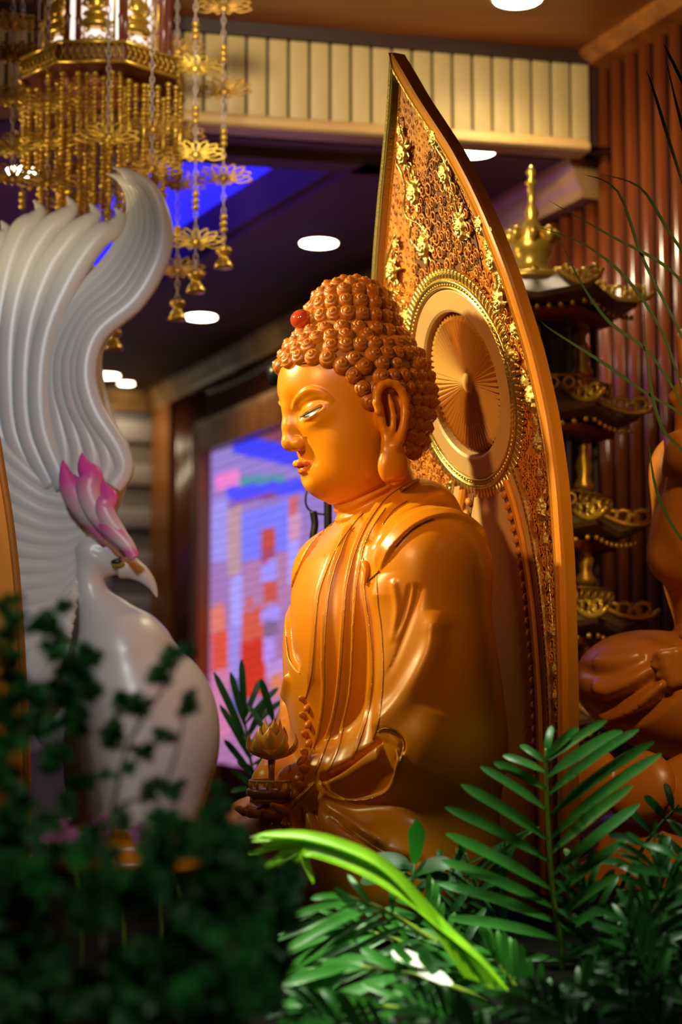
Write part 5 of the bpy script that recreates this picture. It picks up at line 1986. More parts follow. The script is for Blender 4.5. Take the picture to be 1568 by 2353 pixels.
for ln, dp, a, b in (([(1325, 1604), (1385, 1630), (1427, 1612), (1470, 1587), (1525, 1545)], -0.030, 0.018, 0.010), ([(1325, 1536), (1385, 1549), (1449, 1532), (1504, 1506)], -0.012, 0.018, 0.016),
                     ([(1325, 1651), (1389, 1648), (1449, 1630), (1491, 1597), (1534, 1561)], 0.020, 0.012, 0.012), ([(1345, 1672), (1430, 1665), (1502, 1634), (1545, 1585)], -0.028, 0.014, 0.010),
                     ([(1360, 1575), (1400, 1588), (1460, 1565), (1520, 1530)], 0.014, 0.018, 0.018), ([(1360, 1520), (1420, 1518), (1480, 1500)], 0.008, 0.02, 0.02)):
    qs.carve(qs.drop(ln), dp, a, b)
M['carved2'] = mat('reddish_honey_wood', (0.58, 0.19, 0.018), 0.36, var=(0.50, 0.15, 0.013), scale=5, stretch=(1, 1, 0.25), coat=0.2, coatrough=0.3)
obj('robe', qs.mesh('robe', M['carved2']), fig)


def hand_mesh(wrist, palm, fingers, thumb, h_=0.006):
    """one continuous hand: wrist, palm, four fingers and a thumb given as joint chains"""
    P_ = [wrist, palm] + [p for f in fingers for p in f] + thumb
    A = np.array([tuple(p) for p in P_])
    lo, hi = A.min(0) - 0.05, A.max(0) + 0.05
    G = grid(lo, hi, h_)
    D = cap(G, wrist, palm, 0.034, 0.036)
    for f in fingers:
        D = smin(D, chain(G, f, [0.015, 0.014, 0.013, 0.010][:len(f)], 0.008), 0.012)
    D = smin(D, chain(G, thumb, [0.018, 0.016, 0.012][:len(thumb)], 0.008), 0.015)
    V, F = surfnet(D, lo, h_)
    return mdata('hand', relax(V, F, 2), F, M['carved2'])


fin = [[Q(1576 + 18 * k, 880 - 6 * k, -0.14), Q(1570 + 19 * k, 830 - 8 * k, -0.145), Q(1566 + 19 * k, 790 - (10, 18, 14, 2)[k], -0.14), Q(1566 + 19 * k, 764 - (0, 22, 14, -8)[k], -0.13)] for k in range(4)]
obj('hand', hand_mesh(Q(1580, 1000, -0.12), Q(1592, 915, -0.13), fin, [Q(1568, 960, -0.13), Q(1552, 915, -0.155), Q(1566, 880, -0.17)]), fig)
MB().tube([Q(1578, 985, -0.12), Q(1590, 1020, -0.12), Q(1600, 1070, -0.1)], [0.062, 0.072, 0.09], 12).build('sleeve_cuff', M['carved2'], fig)
fin = [[Q(1600, 1500 + 22 * k, -0.20), Q(1555, 1500 + 21 * k, -0.215), Q(1522 + 8 * k, 1504 + 22 * k, -0.21), Q(1506 + (0, -2, 10, 26)[k], 1508 + 22 * k, -0.195)] for k in range(4)]
obj('hand', hand_mesh(Q(1690, 1530, -0.17), Q(1630, 1530, -0.19), fin, [Q(1640, 1490, -0.20), Q(1600, 1462, -0.21), Q(1570, 1460, -0.205)]), fig)
for k in range(9):
    a = PI + PI * (k + 0.5) / 9
    c = Vector((0.44 * math.cos(a), 0.26 * math.sin(a), Q(1500, 1790).z))
    MB().ball((0, 0, 0), (0.105, 0.04, 0.085), 14, 9).build('lotus_petal', M['carved2'], fig, loc=c, rot=(0.25 * math.sin(a), 0.2 * math.cos(a), a + PI / 2))
MB().lathe([(0.42, 0.0), (0.44, 0.03), (0.36, 0.08), (0.40, 0.13), (0.30, 0.2)], 32, squash=(1, 0.62)).build('pedestal', M['carved2'], fig)
for sx_ in (1, -1):
    MB().ball((0, 0, 0), (0.018, 0.03, 0.06), 8, 6).build('ear', M['carved2'], fig, loc=Q(1690, 820, 0.08) + Vector((0.115 * sx_, 0, 0)))
MB().tube([Q(1690, 800, -0.05), Q(1690, 825, -0.06)], [0.012, 0.02], 8).build('nose', M['carved2'], fig)

# ================================================================== black stand with its cable behind the neck
sb = P(752, 2000, 4.35)
st = thing('lamp_stand', 'thin black lamp stand with a loose cable showing behind the chin', 'stand', (sb.x, sb.y, 0.94))


def T(px, py, d=4.35):
    return P(px, py, d) - st.location


MB().tube([T(756, 1980), T(754, 1150), T(745, 880)], 0.011, 8).build('pole', M['black'], st)
MB().tube(smoothed([T(715, 1100), T(703, 1140), T(706, 1165), T(722, 1178), T(745, 1182)], 5), 0.003, 6).build('cable', M['black'], st)
MB().tube(smoothed([T(720, 1175), T(724, 1205), T(720, 1240), T(728, 1290)], 5), [0.010] * 15 + [0.004], 6).build('cable_bundle', M['black'], st)
MB().tube(smoothed([T(745, 880), T(700, 850), T(660, 845)], 5), 0.009, 6).build('arm', M['black'], st)
MB().tube([T(655, 862), T(640, 858), T(622, 840)], [0.030, 0.040, 0.020], 10).build('lamp_head', M['black'], st)
MB().lathe([(0.09, 0), (0.09, 0.01), (0.02, 0.02)], 16).build('base', M['black'], st, loc=(T(756, 1980).x, T(756, 1980).y, 0))
# ================================================================== PLANTS ROUND THE ALTAR
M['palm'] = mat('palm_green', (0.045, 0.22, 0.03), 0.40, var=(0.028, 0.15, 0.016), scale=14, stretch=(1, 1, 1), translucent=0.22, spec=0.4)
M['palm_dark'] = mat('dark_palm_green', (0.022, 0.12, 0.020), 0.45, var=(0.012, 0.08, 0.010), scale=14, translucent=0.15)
M['lime'] = mat('young_palm_lime', (0.30, 0.60, 0.02), 0.4, var=(0.20, 0.48, 0.012), scale=20, translucent=0.3)
M['needle'] = mat('needle_green', (0.020, 0.13, 0.020), 0.5, var=(0.010, 0.08, 0.012), scale=20, translucent=0.15)
M['stem'] = mat('leaf_stalk', (0.16, 0.24, 0.02), 0.45)
M['bark'] = mat('thin_bark', (0.06, 0.05, 0.025), 0.7)
M['orchid'] = mat('orchid_pink', (0.60, 0.10, 0.42), 0.5, translucent=0.2)
M['petal_white'] = mat('petal_white', (0.75, 0.78, 0.72), 0.5)


def blade_mesh(pts, w, nrm, name='leaflet', m=None, fold=0.25, tip=0.6):
    """a leaf blade along pts, folded on its midrib, nrm = facing direction"""
    n = len(pts)
    V, F = [], []
    for i, p in enumerate(pts):
        t = i / (n - 1)
        if tip > 0.5:                                     # strap with a blunt tip
            ww = w * min(1.0, 0.22 + 2.6 * t) * (1.0 if t < 0.72 else math.sqrt(max(0.0, 1 - ((t - 0.72) / 0.285) ** 2)))
        else:
            ww = w * (math.sin(PI * min(0.5, 0.10 + 0.6 * t)) if t < 0.6 else (1 - ((t - 0.6) / 0.4) ** 1.1) * 0.97 + 0.03)
        tg = (pts[min(i + 1, n - 1)] - pts[max(i - 1, 0)]).normalized()
        sd = tg.cross(nrm)
        sd = sd.normalized() if sd.length > 1e-5 else Vector((1, 0, 0))
        nn = sd.cross(tg).normalized()
        V += [p + sd * ww + nn * ww * fold, p, p - sd * ww + nn * ww * fold]
    for i in range(n - 1):
        for j in range(2):
            a = i * 3 + j
            F.append((a, a + 1, a + 4, a + 3))
    return mdata(name, V, F, m)


def curve3(a, b, c, n=12):
    return [a * (1 - t) ** 2 + b * 2 * t * (1 - t) + c * t * t for t in np.linspace(0, 1, n)]


def plant(name, label, cat, base, group=None):
    return thing(name, label, cat, base, 0, group)


TOCAM = Vector((0, -1, 0.15)).normalized()


def frond(name, label, pix, d0, d1, left, right, w, m, stalk=None, base_y=None, lift=0.3, group='palm fronds round the altar', nrm=None):
    """left/right: list of (param along the stalk 0 base..1 tip, tip px, tip py, sag px)"""
    pp = smoothed([(x, y, 0) for x, y in pix], 8)
    n = len(pp)
    ds = [d0 + (d1 - d0) * i / (n - 1) for i in range(n)]
    world = [P(p.x, p.y, d) for p, d in zip(pp, ds)]
    base = world[0].copy()
    t = plant(name, label, 'palm leaf', base, group)
    MB().tube([p - base for p in world], [0.0055 * (1 - 0.7 * i / n) + 0.001 for i in range(n)], 6).build('stalk', stalk or (M['palm_dark'] if m is M['palm_dark'] else M['stem']), t)
    for lst in (left, right):
        for s_, tx, ty, sag in lst:
            i = min(n - 1, int(s_ * (n - 1)))
            p0 = world[i]
            dd = ds[i] + random.uniform(-0.06, 0.06) - 0.03
            tip = P(tx, ty, dd)
            mid = P(pp[i].x * 0.5 + tx * 0.5, pp[i].y * 0.5 + ty * 0.5 - sag, (dd + ds[i]) / 2 - 0.02)
            pts = curve3(p0, mid, tip)
            L_ = (tip - p0).length
            nr = nrm or (TOCAM + Vector((random.uniform(-.3, .3), 0, random.uniform(0.1, 0.6)))).normalized()
            obj('leaflet', blade_mesh([q - base for q in pts], w * random.uniform(0.88, 1.08) * min(1, 0.55 + L_ * 2.5), nr, 'leaflet', m), t)
    return t


# ---- big frond at the lower right
frond('palm_frond', 'large upright green palm frond in front of the halo foot', [(1330, 2420), (1300, 2290), (1288, 2160), (1272, 2060), (1262, 1930), (1256, 1800), (1254, 1720)], 3.0, 3.02,
      [(0.97, 1268, 1668, 0), (0.93, 1196, 1712, 4), (0.88, 1156, 1736, 6), (0.83, 1136, 1752, 8), (0.75, 1105, 1762, 10), (0.68, 1060, 1803, 12), (0.61, 1024, 1855, 16), (0.54, 1026, 1916, 14), (0.47, 1014, 1977, 16), (0.41, 1007, 2030, 18), (0.35, 1030, 2110, 18), (0.28, 1080, 2200, 14)],
      [(0.95, 1330, 1672, 8), (0.92, 1395, 1656, 14), (0.87, 1430, 1680, 18), (0.81, 1468, 1676, 22), (0.74, 1502, 1705, 24), (0.68, 1520, 1732, 26), (0.63, 1455, 1805, 14), (0.57, 1470, 1848, 16), (0.50, 1440, 1930, 14), (0.43, 1420, 2010, 12), (0.36, 1400, 2080, 10), (0.28, 1390, 2170, 10)],
      0.0100, M['palm'])

# ---- young lime leaf still half closed, leaning left
yt = plant('young_palm_leaf', 'bright lime half-opened palm leaf leaning left across the robe hem', 'palm leaf', P(1120, 2260, 2.78))
base = yt.location.copy()
path = [(1120, 2262), (1060, 2180), (985, 2095), (900, 2020), (800, 1968), (700, 1940)]
for k in range(11):
    off = (k - 5)
    tipx, tipy = [(596, 1918), (575, 1924), (604, 1942), (580, 1934), (572, 1962), (640, 1960), (590, 2008), (620, 1996), (660, 2014), (720, 2030), (700, 1992)][k]
    pts = smoothed([(x + off * (9.5, 8.5, 5.0, 3.0, 1.5, 0.5)[i], y + off * (3.0, 5.0, 6.5, 6.5, 5.0, 4.0)[i], 0) for i, (x, y) in enumerate(path)] + [(tipx, tipy, 0)], 4)
    w3 = [P(p.x, p.y, 2.78 - 0.004 * abs(off) + 0.02 * i / len(pts)) - base for i, p in enumerate(pts)]
    obj('leaflet', blade_mesh(w3, 0.0092, (TOCAM + Vector((0.15 * off, 0, 0.5))).normalized(), 'leaflet', M['lime'], 0.5), yt)
MB().tube([P(x, y, 2.80) - base for x, y in ((1160, 2400), (1135, 2300), (1120, 2255), (1060, 2180))], [0.009, 0.008, 0.007, 0.004], 6).build('stalk', M['lime'], yt)

# ---- low fronds sweeping left under it
def sweep_left(label, root, d, tips, w, m, name='palm_frond'):
    pix = root
    frond(name, label, pix, d, d - 0.05, tips, [], w, m)


sweep_left('green palm frond sweeping left below the lime leaf', [(1240, 2330), (1100, 2230), (980, 2150), (880, 2090), (800, 2060)], 2.86,
           [(0.98, 715, 2065, 10), (0.92, 655, 2130, 30), (0.86, 700, 2160, 24), (0.80, 650, 2190, 30), (0.74, 690, 2215, 26), (0.68, 640, 2250, 36), (0.60, 700, 2270, 30), (0.52, 720, 2300, 34), (0.44, 790, 2330, 26), (0.36, 850, 2350, 24),
            (0.95, 770, 2040, -4), (0.84, 800, 2010, -6), (0.70, 900, 2010, -10), (0.88, 660, 2110, 18), (0.78, 640, 2160, 28), (0.66, 660, 2225, 30)], 0.0075, M['palm'])
sweep_left('lowest green palm frond with wide blades at the bottom centre', [(1290, 2420), (1150, 2320), (1020, 2260), (900, 2230), (800, 2220)], 2.76,
           [(0.97, 650, 2262, 10), (0.9, 690, 2250, 14), (0.82, 740, 2215, 14), (0.74, 780, 2200, 14), (0.66, 700, 2330, 20), (0.58, 760, 2360, 20), (0.5, 860, 2370, 16), (0.86, 660, 2300, 16), (0.7, 830, 2180, 6), (0.6, 900, 2170, 4), (0.5, 960, 2190, 4)], 0.011, M['palm'])
sweep_left('long-bladed frond filling the bottom edge under the white petals', [(1260, 2460), (1120, 2380), (980, 2330), (860, 2310), (760, 2310)], 2.66,
           [(0.97, 610, 2330, 8), (0.9, 640, 2350, 12), (0.8, 660, 2290, 12), (0.7, 700, 2280, 10), (0.6, 760, 2380, 10), (0.5, 830, 2260, 8), (0.4, 900, 2260, 8), (0.84, 620, 2310, 10), (0.74, 680, 2370, 14), (0.3, 980, 2290, 6), (0.45, 880, 2390, 8)], 0.008, M['palm'])
sweep_left('narrow-bladed frond just above the lowest one', [(1260, 2380), (1130, 2280), (1000, 2200), (880, 2150), (790, 2130)], 2.95,
           [(0.97, 640, 2150, 16), (0.93, 650, 2175, 20), (0.89, 640, 2205, 22), (0.84, 660, 2235, 24), (0.79, 650, 2265, 26), (0.73, 690, 2290, 24), (0.67, 720, 2310, 24), (0.6, 760, 2330, 22), (0.94, 690, 2100, 6), (0.87, 720, 2085, 6), (0.8, 760, 2075, 4), (0.72, 820, 2070, 4), (0.62, 880, 2090, 2)], 0.006, M['palm'])
sweep_left('broad pale green leaf fan under the lime stalk', [(1330, 2330), (1240, 2280), (1160, 2240), (1090, 2200)], 2.9,
           [(0.98, 960, 2140, 8), (0.9, 940, 2180, 8), (0.8, 900, 2200, 10), (0.7, 930, 2240, 10), (0.6, 1000, 2270, 8), (0.9, 1000, 2120, 4)], 0.014, M['palm'])
for x, y, a in ((985, 2222, 0), (1040, 2262, 1)):
    o = blade_mesh(curve3(Vector((0, 0, 0)), P(x - 40, y - 24, 2.7) - P(x, y, 2.7), P(x - 85, y - 34, 2.7) - P(x, y, 2.7)), 0.013, (TOCAM + Vector((0, 0, 1.2))).normalized(), 'white_petal', M['petal_white'], 0.1)
    tag(obj('white_petal', o, None, P(x, y, 2.7)), ('long white petal lying on the palm blades at the bottom centre', 'smaller white petal lying just below the long one')[a], 'petal')

# ---- pointed bud leaf standing against the robe
bt_ = plant('pointed_leaf', 'single pointed bright green leaf standing upright before the dark robe', 'leaf', P(955, 2010, 3.05))
b0 = bt_.location
obj('blade', blade_mesh([P(x, y, 3.05) - b0 for x, y in ((952, 1985), (955, 1965), (957, 1935), (958, 1910), (958, 1893), (957, 1880))], 0.0165, TOCAM, 'blade', mat('bright_leaf', (0.03, 0.30, 0.02), 0.4, translucent=0.25), 0.4, 0.4), bt_)
MB().tube([P(945, 2060, 3.05) - b0, P(952, 1985, 3.05) - b0], 0.003, 6).build('stalk', M['palm_dark'], bt_)
for k, (x0, y0, x1, y1, x2, y2) in enumerate(((950, 2000, 900, 1960, 850, 1985), (955, 2010, 1000, 1975, 1040, 1990), (950, 2020, 880, 2000, 830, 2030), (960, 2020, 1010, 2010, 1050, 2040), (945, 2000, 915, 1985, 870, 2010))):
    obj('low_leaf', blade_mesh(curve3(*[P(a, b, 3.06) - b0 for a, b in ((x0, y0), (x1, y1), (x2, y2))]), 0.016, (TOCAM + Vector((0, 0, .8))).normalized(), 'low_leaf', M['palm_dark'], 0.2), bt_)

# ---- darker fronds behind and to the right
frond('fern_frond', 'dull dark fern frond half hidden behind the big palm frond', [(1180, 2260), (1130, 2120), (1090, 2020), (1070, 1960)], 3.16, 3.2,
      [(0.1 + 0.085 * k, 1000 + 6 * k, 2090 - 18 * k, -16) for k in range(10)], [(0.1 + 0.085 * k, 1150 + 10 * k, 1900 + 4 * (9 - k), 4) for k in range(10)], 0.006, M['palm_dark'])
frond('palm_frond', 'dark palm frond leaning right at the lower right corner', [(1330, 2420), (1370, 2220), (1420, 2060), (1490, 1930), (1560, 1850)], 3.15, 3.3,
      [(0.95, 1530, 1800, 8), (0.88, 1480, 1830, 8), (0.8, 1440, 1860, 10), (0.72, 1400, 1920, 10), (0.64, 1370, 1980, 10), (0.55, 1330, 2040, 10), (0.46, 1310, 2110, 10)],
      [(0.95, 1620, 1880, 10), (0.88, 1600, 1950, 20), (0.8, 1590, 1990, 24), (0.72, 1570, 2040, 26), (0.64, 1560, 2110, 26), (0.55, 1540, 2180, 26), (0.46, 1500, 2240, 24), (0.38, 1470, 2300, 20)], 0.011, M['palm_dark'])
frond('palm_frond', 'dim palm frond arching over the right edge below the knee', [(1500, 2420), (1500, 2250), (1520, 2100), (1560, 1990), (1620, 1920)], 2.95, 2.9,
      [(0.9, 1540, 1890, 10), (0.8, 1480, 1940, 14), (0.7, 1440, 2000, 14), (0.6, 1420, 2080, 14), (0.5, 1400, 2150, 14), (0.4, 1390, 2230, 14), (0.3, 1370, 2290, 12)],
      [(0.9, 1660, 1960, 10), (0.75, 1650, 2060, 14), (0.6, 1630, 2140, 14), (0.45, 1620, 2230, 14)], 0.010, M['palm_dark'])
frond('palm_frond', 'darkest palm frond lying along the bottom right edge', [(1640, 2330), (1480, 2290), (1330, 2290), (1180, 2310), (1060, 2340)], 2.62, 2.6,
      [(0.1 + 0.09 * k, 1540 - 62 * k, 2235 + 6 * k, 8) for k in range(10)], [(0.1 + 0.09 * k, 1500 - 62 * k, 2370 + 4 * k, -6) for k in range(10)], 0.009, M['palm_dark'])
frond('palm_frond', 'dark frond between the pointed leaf and the big palm frond', [(1250, 2400), (1180, 2200), (1120, 2080), (1050, 2010), (990, 1990)], 3.1, 3.12,
      [(0.95, 930, 2030, 10), (0.85, 940, 2070, 14), (0.75, 950, 2110, 14), (0.65, 1000, 2150, 12), (0.5, 1050, 2200, 10)], [(0.9, 1010, 1950, 6), (0.8, 1070, 1940, 8), (0.7, 1120, 1980, 8), (0.6, 1170, 2020, 8)], 0.009, M['palm_dark'])

# ---- filler fronds low down on the right
def arch(label, x0, y0, x1, y1, bend, d, n, L_, w, m):
    pix = [(x0 + (x1 - x0) * t + bend * math.sin(PI * t), y0 + (y1 - y0) * t - abs(bend) * 0.4 * math.sin(PI * t)) for t in (0, 0.25, 0.5, 0.75, 1)]
    ang = math.atan2(y1 - y0, x1 - x0)
    sides = ([], [])
    for si, sg in enumerate((1, -1)):
        for k in range(n):
            t = 0.2 + 0.78 * k / (n - 1)
            cx, cy = x0 + (x1 - x0) * t + bend * math.sin(PI * t), y0 + (y1 - y0) * t - abs(bend) * 0.4 * math.sin(PI * t)
            a = ang + sg * (1.0 - 0.55 * t) + random.uniform(-0.08, 0.08)
            l = L_ * (0.55 + 0.6 * math.sin(PI * min(1, t * 0.9))) * random.uniform(0.9, 1.1)
            sides[si].append((t, cx + l * math.cos(a), cy + l * math.sin(a) + 0.18 * l, 0.14 * l))
    frond('palm_frond', label, pix, d, d, sides[0], sides[1], w, m)


arch('short dark frond rising beside the halo foot at lower right', 1380, 2400, 1340, 2010, 20, 3.06, 11, 120, 0.0085, M['palm_dark'])
arch('dark frond bending right under the second figure', 1420, 2420, 1530, 2050, -30, 2.88, 12, 130, 0.009, M['palm_dark'])
arch('frond in the bottom right corner pointing up left', 1600, 2420, 1440, 2120, -20, 2.72, 11, 120, 0.008, M['palm_dark'])
arch('low frond right of the bottom centre, tips to the left', 1330, 2400, 1130, 2190, -30, 2.85, 12, 120, 0.008, M['palm'])
arch('frond under the big palm frond, tips to the right', 1230, 2440, 1390, 2230, 20, 2.80, 11, 110, 0.008, M['palm_dark'])
arch('short frond at the right edge over the corner', 1620, 2300, 1500, 1960, -20, 3.02, 11, 120, 0.008, M['palm_dark'])
arch('low green frond behind the lime stalk', 1150, 2420, 980, 2080, -30, 3.0, 12, 120, 0.0075, M['palm'])

arch('lowest frond along the bottom edge, tips toward the left corner', 1000, 2440, 700, 2320, -20, 2.55, 12, 110, 0.007, M['palm_dark'])
arch('dark frond at the bottom edge beside the white petals', 1160, 2470, 960, 2310, 20, 2.52, 11, 110, 0.007, M['palm_dark'])
arch('bottom edge frond under the stalk of the big palm frond', 1400, 2470, 1220, 2300, 20, 2.5, 11, 110, 0.007, M['palm_dark'])
arch('bottom edge frond left of the lower right corner', 1560, 2470, 1430, 2290, 20, 2.48, 11, 110, 0.007, M['palm_dark'])

# ---- palm behind the lotus, dark against the screen
frond('palm_frond', 'dark spiky palm frond before the video screen behind the lotus', [(600, 1900), (585, 1800), (572, 1720), (560, 1640)], 4.75, 4.8,
      [(0.95, 555, 1515, 0), (0.85, 530, 1545, 4), (0.7, 492, 1545, 6), (0.55, 505, 1620, 8), (0.4, 515, 1700, 8), (0.3, 530, 1770, 6)],
      [(0.95, 600, 1560, 6), (0.88, 640, 1580, 8), (0.8, 650, 1610, 10), (0.7, 650, 1650, 10), (0.6, 655, 1690, 10), (0.5, 640, 1740, 8), (0.4, 640, 1780, 8), (0.75, 620, 1600, 8), (0.65, 600, 1680, 8)], 0.010, M['palm_dark'])
frond('palm_frond', 'second dark frond fanning right beside the lotus', [(560, 1900), (580, 1800), (610, 1720), (640, 1640)], 4.65, 4.6,
      [(0.9, 600, 1560, 4), (0.75, 570, 1620, 6), (0.6, 560, 1690, 6), (0.45, 545, 1750, 6), (0.3, 530, 1820, 6)], [(0.9, 690, 1600, 4), (0.75, 680, 1660, 6), (0.6, 670, 1720, 6), (0.4, 660, 1790, 6)], 0.011, M['palm_dark'])

# ---- thin grass arching in from the right
M['grass_m'] = mat('grass_green', (0.05, 0.10, 0.015), 0.5)
gr = plant('grass_spray', 'spray of thin arching green grass blades against the ribbed wall', 'grass', P(1700, 1250, 3.72))
g0 = gr.location
for pts in ([(1700, 1150), (1600, 980), (1480, 900), (1380, 830), (1270, 760), (1240, 735)], [(1700, 1100), (1580, 800), (1480, 600), (1420, 440), (1340, 400)], [(1700, 1000), (1600, 720), (1540, 620), (1400, 540), (1260, 460)],
            [(1680, 700), (1590, 480), (1540, 330), (1500, 200), (1485, 160)], [(1680, 600), (1600, 400), (1560, 260), (1530, 130)], [(1700, 900), (1600, 640), (1530, 520), (1470, 430), (1380, 400)],
            [(1700, 1300), (1600, 1000), (1500, 820), (1400, 740), (1330, 640), (1280, 530)], [(1700, 1250), (1580, 1050), (1520, 980), (1490, 850), (1480, 700)], [(1640, 1320), (1560, 1230), (1510, 1130), (1490, 1010)], [(1700, 420), (1600, 250), (1540, 130), (1525, 100)],
            [(1660, 1180), (1570, 900), (1520, 760), (1440, 640), (1340, 560), (1230, 520)]):
    pp = smoothed([(x, y, 0) for x, y in pts], 4)
    obj('grass_blade', blade_mesh([P(p.x, p.y, 3.72 - 0.004 * i) - g0 for i, p in enumerate(pp)], 0.0042, TOCAM, 'grass_blade', M['grass_m'], 0.3, 0.4), gr)


# ---- needle-leaved sprigs in the dark left foreground
def tuft_mesh(n, L, m, wn=0.0022):
    V, F = [], []
    for i in range(n):
        z = random.uniform(-0.55, 1); a = random.uniform(0, 2 * PI)
        d = Vector((math.sqrt(max(0, 1 - z * z)) * math.cos(a), math.sqrt(max(0, 1 - z * z)) * math.sin(a), z))
        s_ = d.orthogonal().normalized() * wn
        l = L * random.uniform(0.6, 1.05)
        b = len(V)
        V += [s_ * 0.5, -s_ * 0.5, d * l * 0.6 + s_ + Vector((0, 0, -0.002)), d * l * 0.6 - s_ + Vector((0, 0, -0.002)), d * l + Vector((0, 0, -0.006))]
        F += [(b, b + 1, b + 3, b + 2), (b + 2, b + 3, b + 4)]
    return mdata('needle_tuft', V, F, m, False)


tm = [tuft_mesh(260, 0.040, M['needle'], 0.0022) for _ in range(3)]
M['needle_lit'] = mat('needle_green_bright', (0.018, 0.24, 0.025), 0.5, translucent=0.2)
tb = [tuft_mesh(70, 0.034, M['needle_lit'], 0.005) for _ in range(2)]


def sprig(label, root, d, tufts, stems, ms=tm, sc=1.0):
    b = P(*root, d)
    t = plant('needle_shrub', label, 'shrub', b, 'needle-leaved shrubs in the left foreground')
    for st_ in stems:
        pp = smoothed([(x, y, 0) for x, y in st_], 5)
        MB().tube([P(p.x, p.y, d) - b for p in pp], [0.0035 * (1 - 0.6 * i / len(pp)) for i in range(len(pp))], 5).build('twig', M['bark'], t)
    subs = []
    for x, y, r in tufts:
        subs.append((x, y, r * 0.62))
        for k in range(5):
            a = random.uniform(0, 2 * PI)
            subs.append((x + r * 0.55 * math.cos(a), y + r * 0.5 * math.sin(a), r * random.uniform(0.34, 0.5)))
    for x, y, r in subs:
        o = obj('needle_tuft', random.choice(ms), t, P(x, y, d + random.uniform(-0.08, 0.08)) - b, (random.uniform(-.5, .5), random.uniform(-.5, .5), random.uniform(0, 6.28)))
        s_ = r / 50 * sc * d / 2.55
        o.scale = (s_, s_, s_)


sprig('dark needle-leaved shrub against the white bird breast', (235, 2250), 2.0,
      [(95, 1430, 45), (150, 1400, 30), (120, 1480, 55), (170, 1530, 62), (205, 1500, 40), (120, 1590, 70), (190, 1600, 60), (160, 1660, 60), (120, 1740, 55), (190, 1790, 40), (280, 1620, 45), (265, 1690, 50), (320, 1620, 40), (330, 1730, 36), (300, 1760, 30),
       (375, 1560, 45), (400, 1510, 42), (425, 1500, 30), (430, 1630, 36), (440, 1600, 26), (380, 1690, 36), (360, 1800, 40), (400, 1815, 40), (340, 1830, 30), (90, 1650, 60), (250, 1780, 26), (150, 1850, 40)],
      [[(240, 2260), (235, 2050), (225, 1850), (180, 1650), (150, 1450)], [(235, 2000), (260, 1850), (300, 1700), (390, 1560), (425, 1490)], [(230, 1900), (280, 1850), (380, 1800), (430, 1620)]])
sprig('black-green needle shrub at the left edge before the wooden board', (20, 2300), 1.9,
      [(20, 1380, 40), (30, 1440, 55), (5, 1500, 60), (40, 1560, 50), (10, 1620, 65), (50, 1660, 50), (20, 1720, 65), (0, 1790, 60), (45, 1840, 55), (15, 1900, 70), (70, 1930, 50), (30, 1980, 75), (90, 2020, 60), (20, 2080, 75), (80, 2110, 70), (30, 2180, 80), (100, 2200, 70)],
      [[(20, 2300), (25, 2000), (15, 1700), (25, 1400)]])
sprig('dense dark shrub filling the lower left corner', (150, 2400), 1.75,
      [(random.uniform(0, 560), random.uniform(2000, 2353), random.uniform(55, 85)) for _ in range(52)] + [(random.uniform(330, 560), random.uniform(1880, 2010), random.uniform(40, 60)) for _ in range(14)] + [(random.uniform(0, 330), random.uniform(1880, 2010), random.uniform(30, 52)) for _ in range(12)],
      [[(330, 2390), (320, 2270), (290, 2200)], [(310, 2240), (320, 2180)], [(500, 2390), (480, 2200), (450, 2000)]])
sprig('dark shrub left of the lotus tray', (540, 2200), 2.05,
      [(random.uniform(470, 560), random.uniform(1880, 2050), random.uniform(36, 52)) for _ in range(16)] + [(500, 1810, 26), (490, 1850, 34), (520, 1850, 30)] + [(random.uniform(520, 660), random.uniform(1990, 2330), random.uniform(50, 70)) for _ in range(24)], [[(540, 2250), (530, 2050), (520, 1850)]])
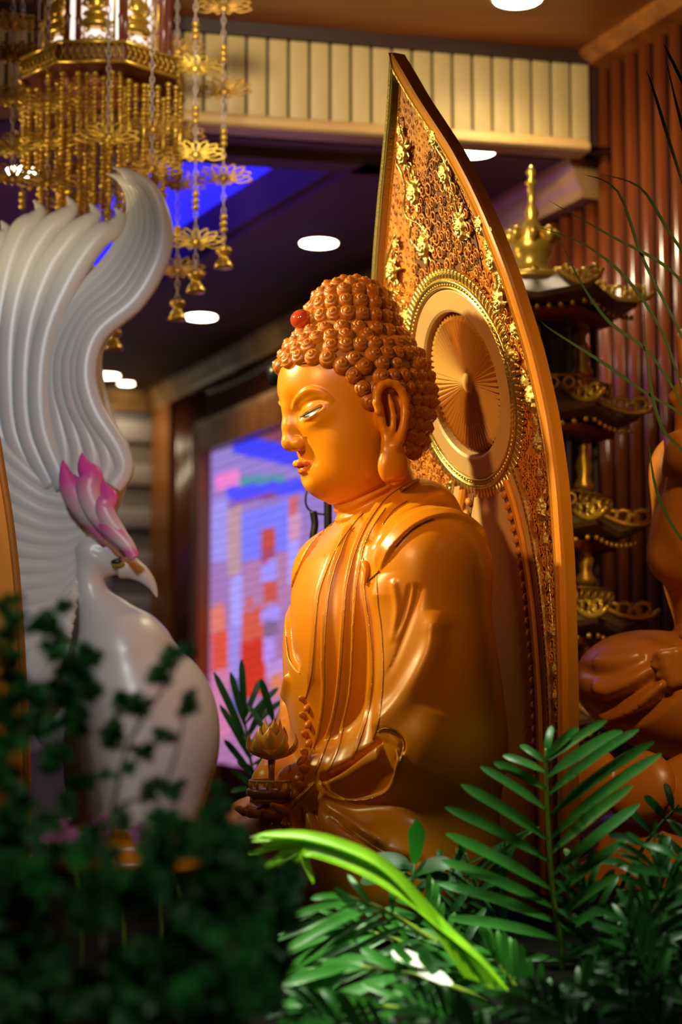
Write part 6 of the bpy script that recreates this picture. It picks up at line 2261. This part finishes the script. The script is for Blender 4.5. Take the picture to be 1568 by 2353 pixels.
sprig('brighter green out-of-focus sprigs at the bottom, left of the palm blades', (560, 2400), 1.5,
      [(470, 2150, 40), (510, 2165, 44), (560, 2200, 55), (590, 2150, 40), (600, 2120, 36), (540, 2240, 50), (600, 2250, 50), (420, 2280, 44), (445, 2250, 40), (560, 2310, 44), (590, 2290, 40), (70, 1990, 36), (100, 2040, 40), (180, 1980, 44)],
      [[(560, 2390), (560, 2250), (520, 2160)]], tb, 0.8)

# ---- orchids among the shrubs
om = []
for k in range(5):
    a = 2 * PI * k / 5
    om.append((a, 0.016 if k % 2 else 0.013))


def orchid(px, py, d, s_, label):
    b = P(px, py, d)
    t = thing('orchid_flower', label, 'flower', b, 0, 'pink orchids among the shrubs')
    for k in range(5):
        a = 2 * PI * k / 5 + 0.3
        dr = Vector((math.cos(a), -0.15, math.sin(a)))
        obj('petal', blade_mesh(curve3(Vector((0, 0, 0)), dr * 0.016 * s_ + Vector((0, -0.006, 0)), dr * 0.032 * s_, 6), 0.012 * s_, TOCAM, 'petal', M['orchid'], 0.15), t)
    MB().ball((0, -0.008, -0.002), (0.006 * s_, 0.008, 0.007 * s_), 8, 6).build('lip', mat('orchid_lip', (0.35, 0.02, 0.18), 0.5), t)
    MB().tube(smoothed([(0, 0.002, 0), (0.02, 0.01, -0.05), (0.03, 0.02, -0.12), (0.03, 0.03, 0.938 - b.z)], 4), 0.002, 5).build('stalk', M['stem'], t)


orchid(140, 1928, 2.5, 1.0, 'pink orchid flower at the left below the white bird')
orchid(378, 1958, 2.5, 0.8, 'magenta orchid flower right of the others in the dark foliage')
orchid(325, 1915, 2.6, 0.6, 'small pale pink orchid between the two larger ones')
orchid(240, 1895, 2.6, 0.6, 'faint pink orchid highest up under the bird breast')
wf = blade_mesh(curve3(Vector((0, 0, 0)), Vector((0.004, -0.004, 0.012)), Vector((0.010, 0, 0.022)), 6), 0.009, TOCAM, 'white_petal', M['petal_white'], 0.1)
tag(obj('white_petal', wf, None, P(1458, 2180, 2.8)), 'tiny white petal caught in the dark leaves at the lower right', 'petal')
